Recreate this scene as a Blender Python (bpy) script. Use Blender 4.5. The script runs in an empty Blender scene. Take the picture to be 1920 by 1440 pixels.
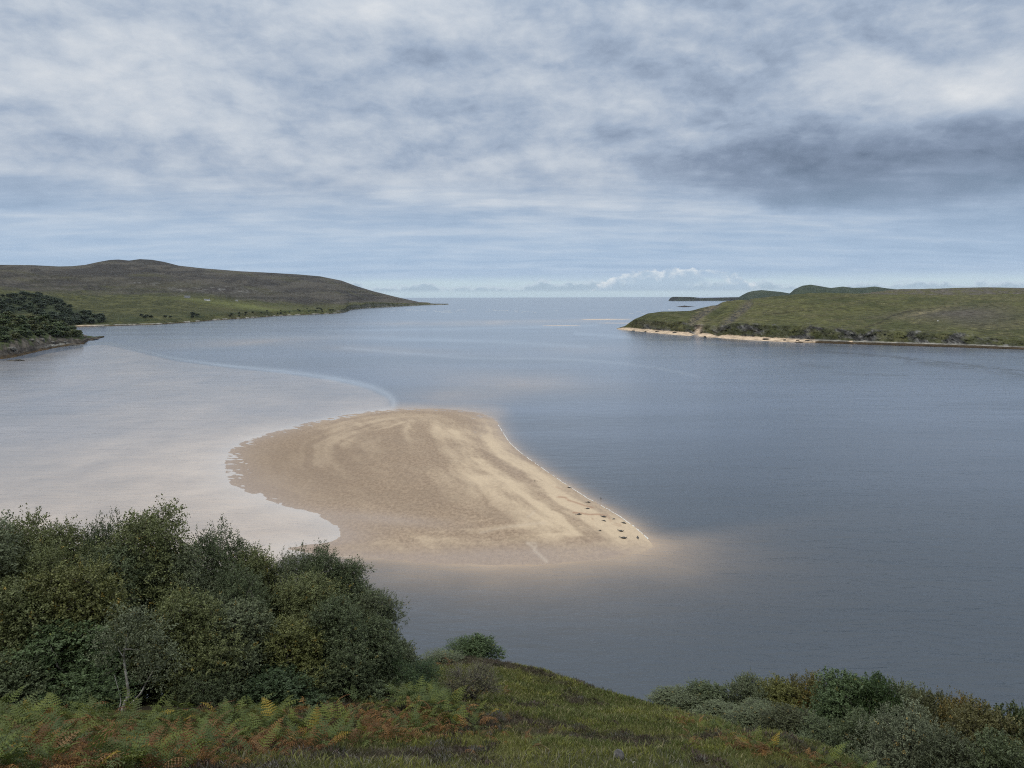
import bpy, math, random
import numpy as np
from mathutils import Matrix, Vector

R = math.radians
rng = np.random.default_rng(11)
random.seed(11)
scene = bpy.context.scene
COL = scene.collection

# ------------------------------------------------------------------ camera
F = 1443.0            # focal length in photo pixels (1920 wide)
H = 70.0              # eye height above the water, metres
PITCH = math.atan((720 - 555.4) / F)
ROLL = R(0.17)
fw = np.array([0, math.cos(PITCH), -math.sin(PITCH)])
r0 = np.array([1.0, 0, 0])
u0 = np.array([0, math.sin(PITCH), math.cos(PITCH)])
ri = math.cos(ROLL) * r0 - math.sin(ROLL) * u0
up = math.cos(ROLL) * u0 + math.sin(ROLL) * r0
cam_data = bpy.data.cameras.new('camera')
cam = bpy.data.objects.new('camera', cam_data)
COL.objects.link(cam)
M = Matrix(((ri[0], up[0], -fw[0], 0), (ri[1], up[1], -fw[1], 0), (ri[2], up[2], -fw[2], H), (0, 0, 0, 1)))
cam.matrix_world = M
cam_data.sensor_width = 36
cam_data.lens = 36 * F / 1920
cam_data.clip_start = 0.5
cam_data.clip_end = 400000
scene.camera = cam

scene.view_settings.view_transform = 'Standard'
scene.view_settings.look = 'None'
scene.view_settings.exposure = 0.0
scene.view_settings.gamma = 1.0
scene.view_settings.use_curve_mapping = False
scene.render.engine = 'CYCLES'
scene.cycles.use_denoising = False
scene.cycles.filter_width = 1.1
scene.cycles.sample_clamp_indirect = 4.0
scene.cycles.max_bounces = 6
scene.cycles.diffuse_bounces = 3
scene.cycles.glossy_bounces = 3
scene.cycles.transparent_max_bounces = 8
scene.cycles.volume_bounces = 0

SUN_EL, SUN_AZ = 54.0, 222.0          # behind the camera, a little to the left

# ------------------------------------------------------------------ node helpers
class NT:
    """tiny expression builder for shader nodes"""
    def __init__(self, tree):
        self.t = tree
        self.n = tree.nodes
        self.l = tree.links
    def new(self, kind, **kw):
        nd = self.n.new(kind)
        for k, v in kw.items():
            setattr(nd, k, v)
        return nd
    def put(self, sock, v):
        if isinstance(v, bpy.types.NodeSocket):
            self.l.new(v, sock)
        elif v is not None:
            if isinstance(v, (tuple, list)) and len(v) == 3 and sock.type == 'RGBA':
                v = (*v, 1)
            sock.default_value = v
    def m(self, op, a, b=None, c=None, clamp=False):
        nd = self.new('ShaderNodeMath', operation=op, use_clamp=clamp)
        self.put(nd.inputs[0], a)
        self.put(nd.inputs[1], b)
        self.put(nd.inputs[2], c)
        return nd.outputs[0]
    def add(self, *a):
        o = a[0]
        for x in a[1:]:
            o = self.m('ADD', o, x)
        return o
    def mul(self, *a):
        o = a[0]
        for x in a[1:]:
            o = self.m('MULTIPLY', o, x)
        return o
    def sub(self, a, b):
        return self.m('SUBTRACT', a, b)
    def ss(self, v, lo, hi, a=0.0, b=1.0):
        nd = self.new('ShaderNodeMapRange', interpolation_type='SMOOTHSTEP')
        self.put(nd.inputs['Value'], v)
        nd.inputs['From Min'].default_value = lo
        nd.inputs['From Max'].default_value = hi
        nd.inputs['To Min'].default_value = a
        nd.inputs['To Max'].default_value = b
        return nd.outputs[0]
    def lin(self, v, lo, hi, a=0.0, b=1.0):
        nd = self.new('ShaderNodeMapRange')
        self.put(nd.inputs['Value'], v)
        nd.inputs['From Min'].default_value = lo
        nd.inputs['From Max'].default_value = hi
        nd.inputs['To Min'].default_value = a
        nd.inputs['To Max'].default_value = b
        return nd.outputs[0]
    def vec(self, x, y, z=0.0):
        nd = self.new('ShaderNodeCombineXYZ')
        self.put(nd.inputs[0], x)
        self.put(nd.inputs[1], y)
        self.put(nd.inputs[2], z)
        return nd.outputs[0]
    def xyz(self, v):
        nd = self.new('ShaderNodeSeparateXYZ')
        self.put(nd.inputs[0], v)
        return nd.outputs
    def noise(self, v, scale, detail=4, rough=0.5, dist=0.0, color=False, lac=2.0):
        nd = self.new('ShaderNodeTexNoise')
        self.put(nd.inputs['Vector'], v)
        nd.inputs['Scale'].default_value = scale
        nd.inputs['Detail'].default_value = detail
        nd.inputs['Roughness'].default_value = rough
        nd.inputs['Lacunarity'].default_value = lac
        nd.inputs['Distortion'].default_value = dist
        return nd.outputs['Color' if color else 'Fac']
    def mix(self, f, a, b, blend='MIX'):
        nd = self.new('ShaderNodeMix', data_type='RGBA', blend_type=blend)
        self.put(nd.inputs[0], f)
        self.put(nd.inputs[6], a)
        self.put(nd.inputs[7], b)
        return nd.outputs[2]
    def attr(self, name, out='Fac'):
        nd = self.new('ShaderNodeAttribute', attribute_name=name)
        return nd.outputs[out]
    def scale(self, v, s):
        nd = self.new('ShaderNodeVectorMath', operation='MULTIPLY')
        self.put(nd.inputs[0], v)
        nd.inputs[1].default_value = s
        return nd.outputs[0]
    def pos(self):
        return self.new('ShaderNodeNewGeometry').outputs['Position']
    def bump(self, h, strength, dist, normal=None):
        nd = self.new('ShaderNodeBump')
        self.put(nd.inputs['Height'], h)
        self.put(nd.inputs['Strength'], strength)
        self.put(nd.inputs['Distance'], dist)
        if normal is not None:
            self.put(nd.inputs['Normal'], normal)
        return nd.outputs[0]


def material(name):
    m = bpy.data.materials.new(name)
    m.use_nodes = True
    t = NT(m.node_tree)
    b = t.n['Principled BSDF']
    return m, t, b

# ------------------------------------------------------------------ world: cloud deck over a Nishita sky
world = bpy.data.worlds.new('World')
scene.world = world
world.use_nodes = True
world.cycles.sampling_method = 'MANUAL'
world.cycles.sample_map_resolution = 512
W = NT(world.node_tree)
bg = W.n['Background']
bg.inputs['Strength'].default_value = 0.1
sky = W.new('ShaderNodeTexSky', sky_type='NISHITA', sun_disc=False)
sky.sun_elevation = R(SUN_EL)
sky.sun_rotation = R(SUN_AZ)
d_ = W.new('ShaderNodeTexCoord').outputs['Generated']
dx, dy, dz = W.xyz(d_)
dzp = W.m('MAXIMUM', dz, 0.0)
el = W.m('MULTIPLY', W.m('ARCSINE', dz), 180 / math.pi)
az = W.m('MULTIPLY', W.m('ARCTAN2', dx, dy), 180 / math.pi)
den = W.add(dzp, 0.10)
P2 = W.vec(W.m('DIVIDE', dx, den), W.m('DIVIDE', dy, den), 0.0)


def azel(px, py):
    """direction of a photo pixel as azimuth and elevation in degrees"""
    v = fw + (px - 960) / F * ri - (py - 720) / F * up
    v /= np.linalg.norm(v)
    return math.degrees(math.atan2(v[0], v[1])), math.degrees(math.asin(v[2]))


warp = W.noise(P2, 0.9, 4, 0.55, color=True)
wx, wy, wz = W.xyz(warp)
azw = W.add(az, W.mul(W.sub(wx, 0.5), 10.0))
elw = W.add(el, W.mul(W.sub(wy, 0.5), 5.0))


def blob(px, py, sx, sy, warped=True, tilt=0.0):
    """soft bank of cloud around a direction; sx, sy are half-widths in degrees"""
    a0, e0 = azel(px, py)
    da = W.sub(azw if warped else az, a0)
    de = W.sub(elw if warped else el, e0)
    if tilt:
        de = W.add(de, W.mul(da, tilt))
    q = W.add(W.m('POWER', W.m('DIVIDE', da, sx), 2.0), W.m('POWER', W.m('DIVIDE', de, sy), 2.0))
    return W.m('EXPONENT', W.mul(q, -1.0))


D3 = W.vec(dx, dy, W.mul(dz, 2.0))
n_big = W.mix(0.35, W.noise(W.scale(P2, (0.75, 1.0, 1.0)), 0.85, 5, 0.52, 0.35), W.noise(D3, 3.6, 4, 0.50, 0.25))
def cloud_f(v):
    return W.noise(v, 8.5, 7, 0.60, 0.15)


def shift(v, o):
    nd = W.new('ShaderNodeVectorMath', operation='ADD')
    W.put(nd.inputs[0], v)
    nd.inputs[1].default_value = o
    return nd.outputs[0]


def puffs(v, sc):
    """rounded cloud lumps: inverted cells"""
    nd = W.new('ShaderNodeTexVoronoi', feature='SMOOTH_F1')
    W.put(nd.inputs['Vector'], v)
    nd.inputs['Scale'].default_value = sc
    nd.inputs['Smoothness'].default_value = 0.45
    return nd.outputs['Distance']


def warp3(v, amt, sc):
    c = W.noise(v, sc, 5, 0.6, color=True)
    nd = W.new('ShaderNodeVectorMath', operation='MULTIPLY_ADD')
    W.put(nd.inputs[0], c)
    nd.inputs[1].default_value = (amt, amt, amt)
    W.put(nd.inputs[2], v)
    return nd.outputs[0]


n_d3 = cloud_f(D3)
relief = W.sub(n_d3, cloud_f(shift(D3, (0.010, 0.0, 0.040))))
DW = warp3(D3, 0.10, 7.0)
lump_t = W.sub(0.5, puffs(DW, 15.0))
n_mid = W.mix(0.55, W.noise(P2, 1.5, 6, 0.60, 0.5), n_d3)
n_fine = W.noise(D3, 30.0, 4, 0.62, 0.5)
n_st = W.mix(0.5, W.noise(W.scale(P2, (0.30, 1.0, 1.0)), 1.7, 6, 0.55, 0.2), W.noise(W.scale(P2, (0.55, 1.0, 1.0)), 3.4, 5, 0.6, 0.3))
# brightness of the deck
high = W.ss(elw, 5.5, 10.5)
tone = W.add(0.570, W.mul(relief, W.add(0.12, W.mul(high, 0.40))), W.mul(lump_t, W.add(0.08, W.mul(high, 0.06))),
             W.mul(W.sub(n_big, 0.5), W.add(0.15, W.mul(high, 0.42))),
             W.mul(W.sub(n_mid, 0.5), W.add(0.12, W.mul(high, 0.22))),
             W.mul(W.sub(n_fine, 0.5), W.add(0.10, W.mul(high, 0.17))),
             W.mul(W.sub(n_st, 0.5), W.sub(1.25, W.mul(high, 0.95))))
for args, k in (((150, 130, 11, 4.0), 0.24), ((30, 330, 7, 1.8), -0.10), ((420, 215, 8, 1.6), 0.08),
                ((1130, 175, 4.0, 1.6), 0.22), ((1620, 150, 6, 1.3), 0.20), ((1880, 140, 4, 1.8), 0.24),
                ((800, 40, 7, 1.6), 0.14), ((1230, 190, 12, 3.2), -0.12), ((700, 140, 8, 2.2), -0.10),
                ((1500, 60, 12, 2.5), -0.08), ((60, 240, 6, 1.5), -0.14),
                ((350, 440, 14, 2.0), 0.06), ((900, 420, 12, 2.0), 0.05)):
    tone = W.add(tone, W.mul(blob(*args), k * 0.75))
# the heavy bank on the right, ragged underside
rag = W.noise(W.vec(az, W.mul(el, 1.0), 0.0), 0.42, 6, 0.62)
edge_lo = W.add(azel(1500, 408)[1], W.mul(W.sub(rag, 0.5), 1.6),
                W.mul(W.m('MAXIMUM', W.sub(azel(1480, 408)[0], az), 0.0), 0.22))
bank = W.mul(W.ss(W.sub(el, edge_lo), -0.30, 1.5), W.ss(azw, azel(1000, 300)[0], azel(1560, 300)[0]))
bank = W.mul(bank, W.sub(1.0, W.ss(elw, azel(1600, 300)[1], azel(1600, 170)[1])))
bank = W.mul(bank, W.sub(1.0, W.mul(W.ss(az, 36, 60), 1.0)))
tone = W.sub(tone, W.mul(bank, W.add(0.36, W.mul(W.sub(n_mid, 0.5), 0.10))))
veil = W.mul(W.ss(az, azel(1380, 450)[0], azel(1900, 450)[0]), W.ss(el, 0.5, 4.0), W.sub(1.0, W.ss(W.sub(el, edge_lo), -0.2, 1.2)), W.sub(1.0, W.ss(az, 36, 60)))
tone = W.sub(tone, W.mul(veil, 0.16))
tone = W.m('MINIMUM', W.m('MAXIMUM', tone, 0.0), 1.0)
ramp = W.new('ShaderNodeValToRGB')
W.put(ramp.inputs[0], tone)
cr = ramp.color_ramp
cr.elements[0].position = 0.08
cr.elements[0].color = (0.140, 0.190, 0.275, 1)
cr.elements[1].position = 0.95
cr.elements[1].color = (0.76, 0.79, 0.825, 1)
for p_, c_ in ((0.30, (0.245, 0.312, 0.428, 1)), (0.48, (0.380, 0.462, 0.590, 1)), (0.68, (0.560, 0.622, 0.708, 1))):
    e_ = cr.elements.new(p_)
    e_.color = c_
cloud = ramp.outputs[0]
# lower sky is bluer and lighter where the deck thins out over the sea
low = W.sub(1.0, W.ss(W.add(el, W.mul(W.sub(n_st, 0.5), 5.0)), 2.0, 9.5))
cloud = W.mix(W.mul(low, 0.66), cloud, (0.425, 0.580, 0.775))
# CIE overcast: the deck gets brighter towards the zenith
cie = W.add(0.95, W.mul(W.ss(dz, 0.28, 1.0), 2.0))
cieb = W.mul(cie, 10.0)
zen = W.ss(dz, 0.28, 0.8)
cloud = W.mix(1.0, cloud, W.vec(W.mul(cieb, W.add(1.0, W.mul(zen, 0.10))), cieb, W.mul(cieb, W.sub(1.0, W.mul(zen, 0.17)))), 'MULTIPLY')
# clear strip above the horizon, seen through broken low cumulus
strip_n = W.noise(W.vec(W.mul(az, 0.16), W.mul(el, 0.9), 3.0), 1.6, 7, 0.6)
strip = W.mul(W.sub(1.0, W.ss(W.add(el, W.mul(W.sub(n_st, 0.5), 1.5)), 0.8, 1.7)), W.ss(el, -0.5, 0.1))
clear = W.mix(0.80, sky.outputs[0], (5.9, 7.5, 8.6))
col = W.mix(W.mul(strip, 0.92), cloud, clear)
# cumulus rows standing on the horizon: lumpy tops, flat grey-blue bases
lump = W.noise(W.vec(W.mul(az, 0.55), W.mul(el, 0.9), 7.0), 1.5, 9, 0.62, 0.2)
lump2 = W.noise(W.vec(W.mul(az, 0.20), 0.0, 2.0), 1.3, 3, 0.5)
ctop = W.add(0.1, W.mul(lump2, 1.5), W.mul(W.sub(lump, 0.5), 1.6))
cum = W.mul(W.ss(W.sub(ctop, el), -0.03, 0.10), W.ss(el, 0.22, 0.55))
cum_c = W.mix(W.ss(W.sub(ctop, el), 0.05, 0.35), (5.6, 6.6, 7.6), (3.6, 4.7, 5.9))
col = W.mix(W.mul(cum, 0.75), col, cum_c)
a1, e1 = azel(1270, 535)
da1 = W.m('DIVIDE', W.sub(az, a1), 6.0)
big_top = W.add(W.mul(W.m('EXPONENT', W.mul(W.m('POWER', da1, 4.0), -1.0)), 2.05),
                W.mul(W.sub(lump, 0.5), 1.9), -0.15)
bigc = W.mul(W.ss(W.noise(W.vec(W.mul(az, 0.35), W.mul(el, 0.5), 5.0), 1.0, 4, 0.6), 0.36, 0.52), W.ss(W.sub(big_top, el), -0.03, 0.20), W.ss(el, 0.30, 0.52))
lit = W.mul(0.75, W.sub(1.0, W.ss(W.add(W.sub(big_top, el), W.mul(W.sub(n_fine, 0.5), 0.9)), 0.05, 0.75)),
            W.ss(W.noise(W.vec(az, el, 1.0), 1.1, 5, 0.6), 0.36, 0.62))
big_col = W.mix(lit, (4.3, 5.5, 6.8), (9.0, 9.2, 9.2))
col = W.mix(W.mul(bigc, 0.9), col, big_col)
# below the horizon: dull land and sea light
col = W.mix(W.ss(dz, -0.05, -0.012), (0.9, 1.0, 1.05), col)
W.put(bg.inputs['Color'], col)

sun_d = bpy.data.lights.new('sun', 'SUN')
sun_d.energy = 1.2
sun_d.angle = R(20)
sun_d.color = (1.0, 0.95, 0.87)
sun = bpy.data.objects.new('sun', sun_d)
COL.objects.link(sun)
sv_ = Vector((math.sin(R(SUN_AZ)) * math.cos(R(SUN_EL)), math.cos(R(SUN_AZ)) * math.cos(R(SUN_EL)), math.sin(R(SUN_EL))))
sun.rotation_euler = sv_.to_track_quat('Z', 'Y').to_euler()

# ------------------------------------------------------------------ geometry helpers
def ray(px, py):
    px = np.asarray(px, float)
    py = np.asarray(py, float)
    return fw + ((px - 960) / F)[..., None] * ri - ((py - 720) / F)[..., None] * up


def at_d(px, py, d):
    """point seen at a photo pixel, at horizontal distance d"""
    v = ray(px, py)
    h = np.hypot(v[..., 0], v[..., 1])
    return v * (np.asarray(d, float) / h)[..., None] + np.array([0, 0, H])


def at_z(px, py, z=0.0):
    v = ray(px, py)
    k = (z - H) / np.minimum(v[..., 2], -1e-5)
    return v * k[..., None] + np.array([0, 0, H])


def proj(p):
    q = np.asarray(p, float) - np.array([0, 0, H])
    zc = q @ fw
    return 960 + F * (q @ ri) / zc, 720 - F * (q @ up) / zc


def smooth(x, a, b):
    t = np.clip((np.asarray(x, float) - a) / (b - a), 0, 1)
    return t * t * (3 - 2 * t)


_TAB = np.random.default_rng(5).random((512, 512))


def vnoise(x, y, seed=0):
    x = np.asarray(x, float) + seed * 37.31
    y = np.asarray(y, float) + seed * 91.77
    xi = np.floor(x).astype(int)
    yi = np.floor(y).astype(int)
    fx = x - xi
    fy = y - yi
    fx = fx * fx * (3 - 2 * fx)
    fy = fy * fy * (3 - 2 * fy)
    g = lambda a, b: _TAB[a & 511, b & 511]
    return (g(xi, yi) * (1 - fx) + g(xi + 1, yi) * fx) * (1 - fy) + (g(xi, yi + 1) * (1 - fx) + g(xi + 1, yi + 1) * fx) * fy


def fbm(x, y, seed=0, octv=5, rough=0.5):
    s = 0
    a = 1
    tot = 0
    x = np.asarray(x, float)
    y = np.asarray(y, float)
    for k in range(octv):
        s = s + a * vnoise(x * 2 ** k * (1 + 0.03 * k), y * 2 ** k, seed + k * 3)
        tot += a
        a *= rough
    return s / tot      # 0..1


def mesh_obj(name, verts, faces, mat=None, parent=None, smooth_s=True, cols=None, attrs=None, mi=None):
    """one mesh object from numpy arrays; faces (n,k) array or list of arrays"""
    me = bpy.data.meshes.new(name)
    if not isinstance(faces, list):
        faces = [faces]
    faces = [f for f in faces if len(f)]
    verts = np.asarray(verts, np.float32)
    nl = sum(f.size for f in faces)
    npoly = sum(len(f) for f in faces)
    me.vertices.add(len(verts))
    me.vertices.foreach_set('co', verts.ravel())
    me.loops.add(nl)
    me.loops.foreach_set('vertex_index', np.concatenate([f.ravel() for f in faces]).astype(np.int32))
    me.polygons.add(npoly)
    starts = []
    o = 0
    for f in faces:
        k = f.shape[1]
        starts.append(o + np.arange(len(f)) * k)
        o += f.size
    me.polygons.foreach_set('loop_start', np.concatenate(starts).astype(np.int32))
    me.update(calc_edges=True)
    me.polygons.foreach_set('use_smooth', np.full(npoly, smooth_s, dtype=bool))
    if cols is not None:
        ca = me.color_attributes.new('Col', 'FLOAT_COLOR', 'POINT')
        c4 = np.ones((len(verts), 4), np.float32)
        c4[:, :3] = cols
        ca.data.foreach_set('color', c4.ravel())
    for k, v in (attrs or {}).items():
        a = me.attributes.new(k, 'FLOAT', 'POINT')
        a.data.foreach_set('value', np.asarray(v, np.float32))
    me.validate()
    ob = bpy.data.objects.new(name, me)
    COL.objects.link(ob)
    if mat:
        me.materials.append(mat)
    if parent:
        ob.parent = parent
    return ob


def grid_faces(nr, nc):
    i = np.arange(nr - 1)[:, None] * nc + np.arange(nc - 1)[None]
    i = i.ravel()
    return np.stack([i, i + 1, i + nc + 1, i + nc], 1)


def tag(o, label=None, cat=None, group=None, kind=None):
    if label:
        o['label'] = label
    if cat:
        o['category'] = cat
    if group:
        o['group'] = group
    if kind:
        o['kind'] = kind
    return o


def thing(name, loc, label, cat, group=None, rz=0.0, sc=(1, 1, 1)):
    o = bpy.data.objects.new(name, None)
    COL.objects.link(o)
    o.location = loc
    o.rotation_euler = (0, 0, rz)
    o.scale = sc
    o.empty_display_size = 0.2
    return tag(o, label, cat, group)


def sdist(poly, x, y):
    """signed distance to a closed polygon, positive outside"""
    n = len(poly)
    x = np.asarray(x, float).ravel()
    y = np.asarray(y, float).ravel()
    best = np.full(x.shape, 1e18)
    inside = np.zeros(x.shape, bool)
    for i in range(n):
        ax, ay = poly[i]
        bx, by = poly[(i + 1) % n]
        ex, ey = bx - ax, by - ay
        wx, wy = x - ax, y - ay
        t = np.clip((wx * ex + wy * ey) / max(ex * ex + ey * ey, 1e-9), 0, 1)
        best = np.minimum(best, (wx - ex * t) ** 2 + (wy - ey * t) ** 2)
        c = (ay > y) != (by > y)
        if abs(ey) > 1e-12:
            inside ^= c & (x < ex * (y - ay) / ey + ax)
    s = np.sqrt(best)
    return np.where(inside, -s, s)


def pdist(line, x, y):
    """distance to an open polyline"""
    x = np.asarray(x, float).ravel()
    y = np.asarray(y, float).ravel()
    best = np.full(x.shape, 1e18)
    for (ax, ay), (bx, by) in zip(line[:-1], line[1:]):
        ex, ey = bx - ax, by - ay
        wx, wy = x - ax, y - ay
        t = np.clip((wx * ex + wy * ey) / max(ex * ex + ey * ey, 1e-9), 0, 1)
        best = np.minimum(best, (wx - ex * t) ** 2 + (wy - ey * t) ** 2)
    return np.sqrt(best)


def catmull(pts, n=6, closed=False):
    p = np.asarray(pts, float)
    out = []
    m = len(p)
    for i in range(m if closed else m - 1):
        a = p[(i - 1) % m] if closed or i else p[i]
        b = p[i]
        c = p[(i + 1) % m]
        d = p[(i + 2) % m] if closed or i + 2 < m else c
        for t in np.linspace(0, 1, n, endpoint=False):
            out.append(0.5 * (2 * b + (c - a) * t + (2 * a - 5 * b + 4 * c - d) * t * t + (3 * b - a - 3 * c + d) * t ** 3))
    if not closed:
        out.append(p[-1])
    return np.array(out)


def gpx(x, y, cx, cy, sx, sy, ang=0.0):
    c, s = math.cos(R(ang)), math.sin(R(ang))
    u = ((x - cx) * c + (y - cy) * s) / sx
    v = (-(x - cx) * s + (y - cy) * c) / sy
    return np.exp(-(u * u + v * v))

# ------------------------------------------------------------------ sand bank outline (traced, then laid on the water plane)
S_px = [(424, 868), (432, 845), (456, 829), (500, 814), (560, 797), (620, 783), (680, 773), (735, 767), (800, 766),
        (860, 768), (900, 775), (928, 787), (938, 804), (952, 825), (980, 852), (1010, 873), (1050, 901), (1100, 933),
        (1150, 961), (1190, 988), (1214, 1010), (1224, 1023), (1214, 1031), (1180, 1040), (1130, 1048), (1060, 1055),
        (980, 1060), (900, 1060), (800, 1056), (720, 1049), (650, 1044), (590, 1038), (540, 1030), (565, 1023),
        (612, 1018), (632, 1010), (637, 997), (616, 978), (580, 962), (530, 948), (480, 930), (440, 912), (426, 895)]
S_px = catmull(S_px, 4, True)
S_w = at_z(S_px[:, 0], S_px[:, 1])[:, :2]
L_px = catmull([(-900, 760), (-400, 700), (0, 676), (100, 660), (190, 646), (250, 657), (330, 675), (420, 688), (520, 698), (620, 712),
                (690, 727), (725, 742), (738, 756), (737, 768)], 5)
L_px = np.vstack([L_px, [(760, 800), (800, 900), (760, 1042), (640, 1044), (590, 1040), (540, 1060), (300, 1150), (-900, 1250)]])
L_w = at_z(L_px[:, 0], L_px[:, 1])[:, :2]

# ------------------------------------------------------------------ water
def build_water():
    rows = np.concatenate([555.4 + np.geomspace(2.5, 14, 18), np.arange(570.5, 800, 1.5), np.arange(800, 1100, 2.5), np.arange(1100, 1560, 5.0)])
    cols_ = np.concatenate([np.arange(-1500, -60, 40), np.arange(-60, 1980, 6.0), np.arange(1980, 3500, 40)])
    nr, nc = len(rows), len(cols_)
    # straight in px space at roll 0, so that rows run level
    PX, DY = np.meshgrid(cols_, rows)
    v = fw + ((PX - 960) / F)[..., None] * r0 - ((DY - 720) / F)[..., None] * u0
    k = -H / v[..., 2]
    Pw = (v * k[..., None]).reshape(-1, 3)
    Pw[:, 2] = 0.0
    px, py = proj(Pw)
    x, y = Pw[:, 0], Pw[:, 1]
    dist = np.hypot(x, y)
    sdS = sdist(S_w, x, y)
    sdL = sdist(L_w, x, y)
    nz = fbm(x / 40, y / 40, 3, 5) - 0.5
    # how far the water hides the sand below it (0 deep .. 1 film)
    right = smooth(px, 900, 960) * (1 - smooth(py - (1060 - 0.09 * (px - 900)), -40, 5))
    below = smooth(py - (1060 - 0.22 * np.maximum(px - 1060, 0)), -30, 20)
    top = (1 - smooth(py, 760, 790)) * (1 - smooth(px, 920, 980))
    wid = 4.6 * right + 19 * below + 30 * top
    wid = np.where(wid < 3, 9, wid)
    wid = wid + 5 * gpx(px, py, 1262, 1055, 90, 40, 25)
    sv = np.exp(-np.maximum(sdS, 0) / wid) * 0.95
    sv = sv * (1 + 0.5 * nz )
    # broad shallows west of the bank
    inL = smooth(-sdL + 8 * nz, -2, 6)
    shallow = 0.55 + 0.28 * smooth(py, 700, 960) + 0.28 * np.exp(-np.maximum(sdS, 0) / 30) + 0.32 * nz + 0.14 * (fbm(x / 12, y / 40, 17, 4) - 0.5)
    shallow -= 0.16 * smooth(-px, -260, 0) * (1 - smooth(py, 860, 960))
    shallow -= 0.10 * gpx(px, py, 500, 712, 180, 18, 8)
    sv = np.maximum(sv, inL * shallow)
    # far shoals
    sh = (0.30 * gpx(px, py, 850, 607, 190, 5) + 0.28 * gpx(px, py, 1010, 602, 120, 3) + 0.30 * gpx(px, py, 960, 712, 200, 22, 4)
          + 0.24 * gpx(px, py, 850, 745, 110, 20) + 0.16 * gpx(px, py, 700, 655, 260, 9, 3) + 0.26 * gpx(px, py, 1140, 599, 70, 2.6)
          + 0.14 * gpx(px, py, 1120, 655, 140, 10) + 0.2 * gpx(px, py, 500, 640, 260, 8, -3))
    st = fbm(x / 60, y / 240, 9, 5)
    sv = np.maximum(sv, sh * (0.4 + 1.2 * st) * 1.75)
    sv = np.clip(sv, 0, 1)
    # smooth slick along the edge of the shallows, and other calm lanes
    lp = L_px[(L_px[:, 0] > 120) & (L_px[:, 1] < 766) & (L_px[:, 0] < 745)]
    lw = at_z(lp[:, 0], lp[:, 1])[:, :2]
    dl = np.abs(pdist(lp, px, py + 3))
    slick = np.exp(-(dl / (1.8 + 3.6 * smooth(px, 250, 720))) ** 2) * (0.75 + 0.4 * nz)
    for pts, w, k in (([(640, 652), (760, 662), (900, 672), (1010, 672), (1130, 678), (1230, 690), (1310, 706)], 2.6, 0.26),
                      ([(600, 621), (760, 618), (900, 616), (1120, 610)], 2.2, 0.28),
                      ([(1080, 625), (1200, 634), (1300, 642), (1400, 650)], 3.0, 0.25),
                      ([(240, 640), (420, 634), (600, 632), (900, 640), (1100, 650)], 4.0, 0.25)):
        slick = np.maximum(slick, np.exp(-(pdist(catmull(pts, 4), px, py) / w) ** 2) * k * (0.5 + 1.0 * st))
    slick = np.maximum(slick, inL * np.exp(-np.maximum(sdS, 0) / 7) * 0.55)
    # tide rips: choppy dark lines off the far shore
    rip = np.zeros_like(px)
    for pts, w, k in (([(1290, 634), (1400, 641), (1500, 655), (1600, 663), (1700, 672), (1800, 683), (1930, 697)], 2.6, 1.0),
                      ([(1700, 677), (1800, 688), (1930, 705)], 5.0, 0.7),
                      ([(1540, 646), (1640, 656), (1750, 662), (1930, 671)], 1.8, 0.6),
                      ([(1500, 684), (1560, 690)], 3, 0.35), ([(1560, 700), (1700, 705)], 2, 0.35)):
        rip = np.maximum(rip, np.exp(-(pdist(catmull(pts, 4), px, py) / w) ** 2) * k)
    rip = rip * smooth(fbm(x / 7, y / 16, 21, 3), 0.3, 0.55)
    mat, t, b = material('sea_water')
    p = t.pos()
    a_sv, a_sl, a_rip = t.attr('shoal'), t.attr('slick'), t.attr('rip')
    p_s = t.scale(p, (0.75, 1.0, 1.0))
    grain = t.noise(p, 0.05, 5, 0.6)
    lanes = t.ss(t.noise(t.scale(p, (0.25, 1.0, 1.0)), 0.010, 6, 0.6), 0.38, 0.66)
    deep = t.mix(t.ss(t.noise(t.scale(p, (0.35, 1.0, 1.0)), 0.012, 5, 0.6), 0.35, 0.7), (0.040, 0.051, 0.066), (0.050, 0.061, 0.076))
    sandy = t.mix(t.ss(grain, 0.35, 0.7), (0.46, 0.380, 0.320), (0.385, 0.320, 0.275))
    sandy = t.mix(t.attr('film'), t.mix(t.ss(grain, 0.35, 0.7), (0.37, 0.270, 0.185), (0.31, 0.225, 0.155)), sandy)
    deep = t.mix(t.mul(t.attr('far_sheen'), t.add(0.62, t.mul(lanes, 0.55))), deep, (0.112, 0.138, 0.190))  # brighter sky reflection of the farther water, painted into the deep colour
    base = t.mix(t.m('POWER', a_sv, 1.35), deep, sandy)
    base = t.mix(t.mul(a_sl, 0.36), base, (0.50, 0.53, 0.56))  # sky sheen of the calm slicks, painted in as a paler base colour
    base = t.mix(t.mul(a_rip, 0.8), base, (0.02, 0.028, 0.04))  # steep chop mirrors less sky; that dimming is put into the base colour
    t.put(b.inputs['Base Color'], base)
    b.inputs['IOR'].default_value = 1.345
    t.put(b.inputs['Roughness'], t.sub(0.16, t.mul(a_sl, 0.08)))
    w1 = t.noise(t.scale(p, (0.50, 1.0, 1.0)), 0.50, 4, 0.66, 0.6)
    w2 = t.noise(t.scale(p, (0.5, 1.0, 1.0)), 0.16, 3, 0.5, 0.3)
    w3 = t.noise(t.scale(p, (0.6, 1.0, 1.0)), 2.1, 3, 0.55, 0.3)
    w4 = t.noise(t.scale(p, (0.30, 1.0, 1.0)), 0.10, 4, 0.6, 0.4)
    hgt = t.add(t.mul(w1, 0.60), t.mul(w2, 0.9), t.mul(w3, 0.18), t.mul(w4, 2.2))
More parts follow.
